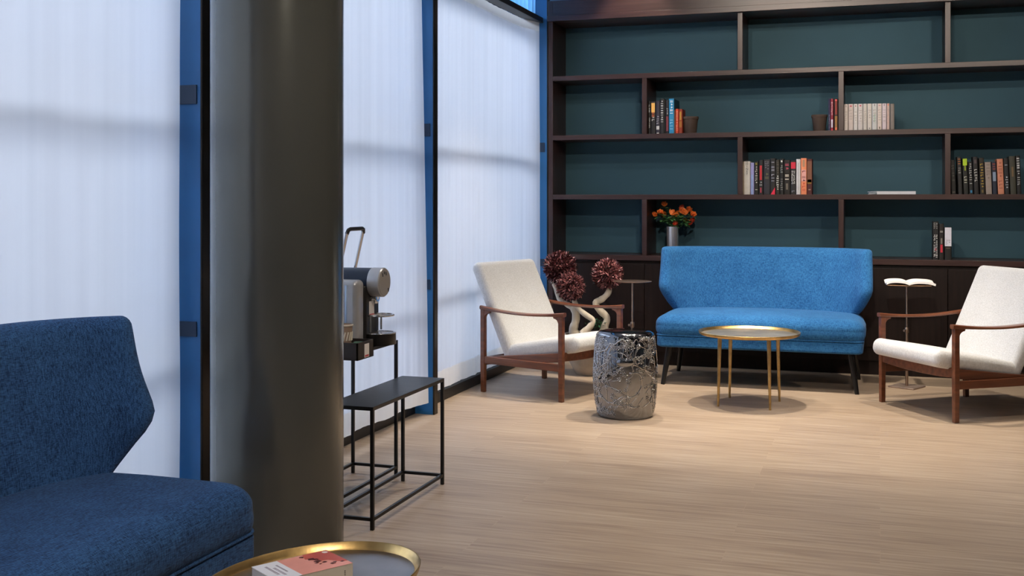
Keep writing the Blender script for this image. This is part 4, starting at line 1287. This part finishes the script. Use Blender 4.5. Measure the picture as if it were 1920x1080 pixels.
# cup support ring and drip tray
trx = X(-1.99)
b = MB(); 
pts = [(trx + .056 * math.cos(2 * PI * k / 40), .056 * math.sin(2 * PI * k / 40), .122) for k in range(41)]
b.tube(pts, .0045, 8, cap=False)
for k in range(-3, 4):
    yy = k * .014; hh = math.sqrt(.056 ** 2 - yy ** 2); b.tube([(trx - hh, yy, .122), (trx + hh, yy, .122)], .0018, 6)
for a in (R(150), R(210)): b.tube([(trx + .055 * math.cos(a), .055 * math.sin(a), .055), (trx + .055 * math.cos(a), .055 * math.sin(a), .122)], .0035, 8)
b.tube([(trx - .02, -.053, .055), (trx - .02, -.053, .122)], .004, 8); b.tube([(trx - .02, .053, .055), (trx - .02, .053, .122)], .004, 8)
b.build('cup_support', CHR, t, smooth='auto')
b = MB(); b.lathe([(0, 0), (.064, 0), (.066, .003), (.066, .046), (.062, .048), (.060, .044), (0, .042)], 56, (trx, 0, 0)); b.build('drip_tray', BLK, t, smooth='auto')
b = MB(); pts = [(trx + .0635 * math.cos(2 * PI * k / 48), .0635 * math.sin(2 * PI * k / 48), .048) for k in range(49)]; b.tube(pts, .0028, 8, cap=False)
for k in range(-4, 5):
    yy = k * .0125; hh = math.sqrt(.06 ** 2 - yy ** 2); b.box((trx, yy, .047), (2 * hh, .005, .002))
b.build('drip_grille', CHR, t, smooth='auto')
# ribbed water tank
b = MB(); b.rbox((X(-2.125), -.112, .139), (.20, .078, .272), (.022, .022, .022), 8)
tk = b.build('water_tank', SIL, t, smooth=True)
b = MB()
for k in range(9):
    x = X(-2.205) + k * .0165
    b.tube([(x, -.151, .02), (x, -.151, .255)], .0045, 8)
b.build('tank_ribs', M('clear_blue_ribs', (.36, .50, .74), .12, .1, var=(20, .05)), tk, smooth=True)
# handle
for yy in (-.075, .075):
    b = MB(); b.tube([(X(-2.148), yy, hz + .03), (X(-2.105), yy, .470)], [(.006, .010)] * 2, 10, up=(0, 1, 0))
    b.build('lever_arm', CHR, t, smooth='auto')
b = MB(); b.tube([(X(-2.106), -.078, .462), (X(-2.102), -.070, .478), (X(-2.10), -.055, .482), (X(-2.10), .055, .482), (X(-2.102), .070, .478), (X(-2.106), .078, .462)], .0085, 12); b.build('handle_grip', BLK, t, smooth=True)

# capsule box
bx0, bx1, by0, by1, bz0, bz1 = -2.13, -1.862, 3.81, 3.95, TZ, TZ + .066
t = thing('capsule_box', 'open black box of capsules with a white sticker, in front of the coffee machine', 'box', ((bx0 + bx1) / 2, (by0 + by1) / 2, TZ))
hx_, hy_ = (bx1 - bx0) / 2, (by1 - by0) / 2
b = MB(); b.box2((-hx_, -hy_, 0), (hx_, hy_, .004))
for sx_ in (-1, 1): b.box2((sx_ * hx_ - .003 * (sx_ + 1), -hy_, 0), (sx_ * hx_ + .003 * (1 - sx_), hy_, .066))
for sy in (-1, 1): b.box2((-hx_, sy * hy_ - .003 * (sy + 1), 0), (hx_, sy * hy_ + .003 * (1 - sy), .066))
b.build('box_shell', M('dark_brown_board', (.020, .014, .011), .5, var=(10, .15)), t, bevel=.001)
b = MB(); b.box2((-.02, -hy_ + .007, .004), (hx_ - .007, hy_ - .007, .020)); b.build('inner_tray', BLK, t)
b = MB(); b.box2((hx_, -.012, .004), (hx_ + .0006, .028, .056)); st = b.build('sticker', bpy.data.materials['sticker_paper'], t)
b = MB(); b.box2((hx_ + .0005, -.008, .007), (hx_ + .001, .024, .014)); b.build('sticker_band', bpy.data.materials['sticker_red'], st)
for k, (x, y) in enumerate(((-1.895, 3.845), (-1.897, 3.890), (-2.02, 3.845))):
    b = MB(); b.lathe([(0, 0), (.012, 0), (.016, .036), (.019, .038), (.019, .040), (0, .041)], 24, (0, 0, 0))
    o = b.build('coffee_capsule', M('green_foil_%d' % k, ((.10, .35, .16), (.08, .30, .14), (.12, .38, .2))[k], .3, .8), None, loc=(x, y, TZ + .0205), smooth='auto')
    tag(o, 'green foil coffee capsule in the black box, %s' % ('nearest the box front', 'behind the front one', 'nearest the column')[k], 'capsule', 'green capsules in the black box')
t = thing('paper_cup', 'brown patterned paper cup standing in the black capsule box', 'cup', (-1.957, 3.885, TZ + .0205))
b = MB(); b.lathe([(0, 0), (.026, 0), (.033, .098), (.035, .100), (.035, .104), (.0325, .103), (.025, .004), (0, .004)], 36); b.build('cup_body', M('brown_paper', (.32, .22, .17), .7), t, smooth='auto')
b = MB()
for k in range(16):
    a = 2 * PI * k / 16; r0, r1 = .0295, .0315
    b.tube([(r0 * math.cos(a), r0 * math.sin(a), .045), (r1 * math.cos(a + .25), r1 * math.sin(a + .25), .078)], .0034, 6)
b.build('cream_pattern', M('cream_print', (.70, .62, .52), .7), t)
b = MB(); b.lathe([(.0335, .099), (.0362, .100), (.0362, .106), (.0335, .107)], 36); b.build('rim', M('cream_rim', (.66, .58, .5), .6), t, smooth=True)

# =================================================================== ceiling downlight housings, also for the added fill lamps
for i, (x, y, p, c, a) in enumerate(SPOTS):
    t = thing('ceiling_spotlight', 'small black ceiling spotlight above x', 'spotlight', (x, y, 3.1), 0, 'ceiling spotlights')
    t['label'] = 'small black spotlight on the ceiling, out of the picture'
    b = MB(); b.lathe([(.045, -.001), (.045, -.06), (.040, -.06), (.040, -.004), (0, -.004)], 24); b.build('housing', MAT['black_metal'], t, smooth='auto')
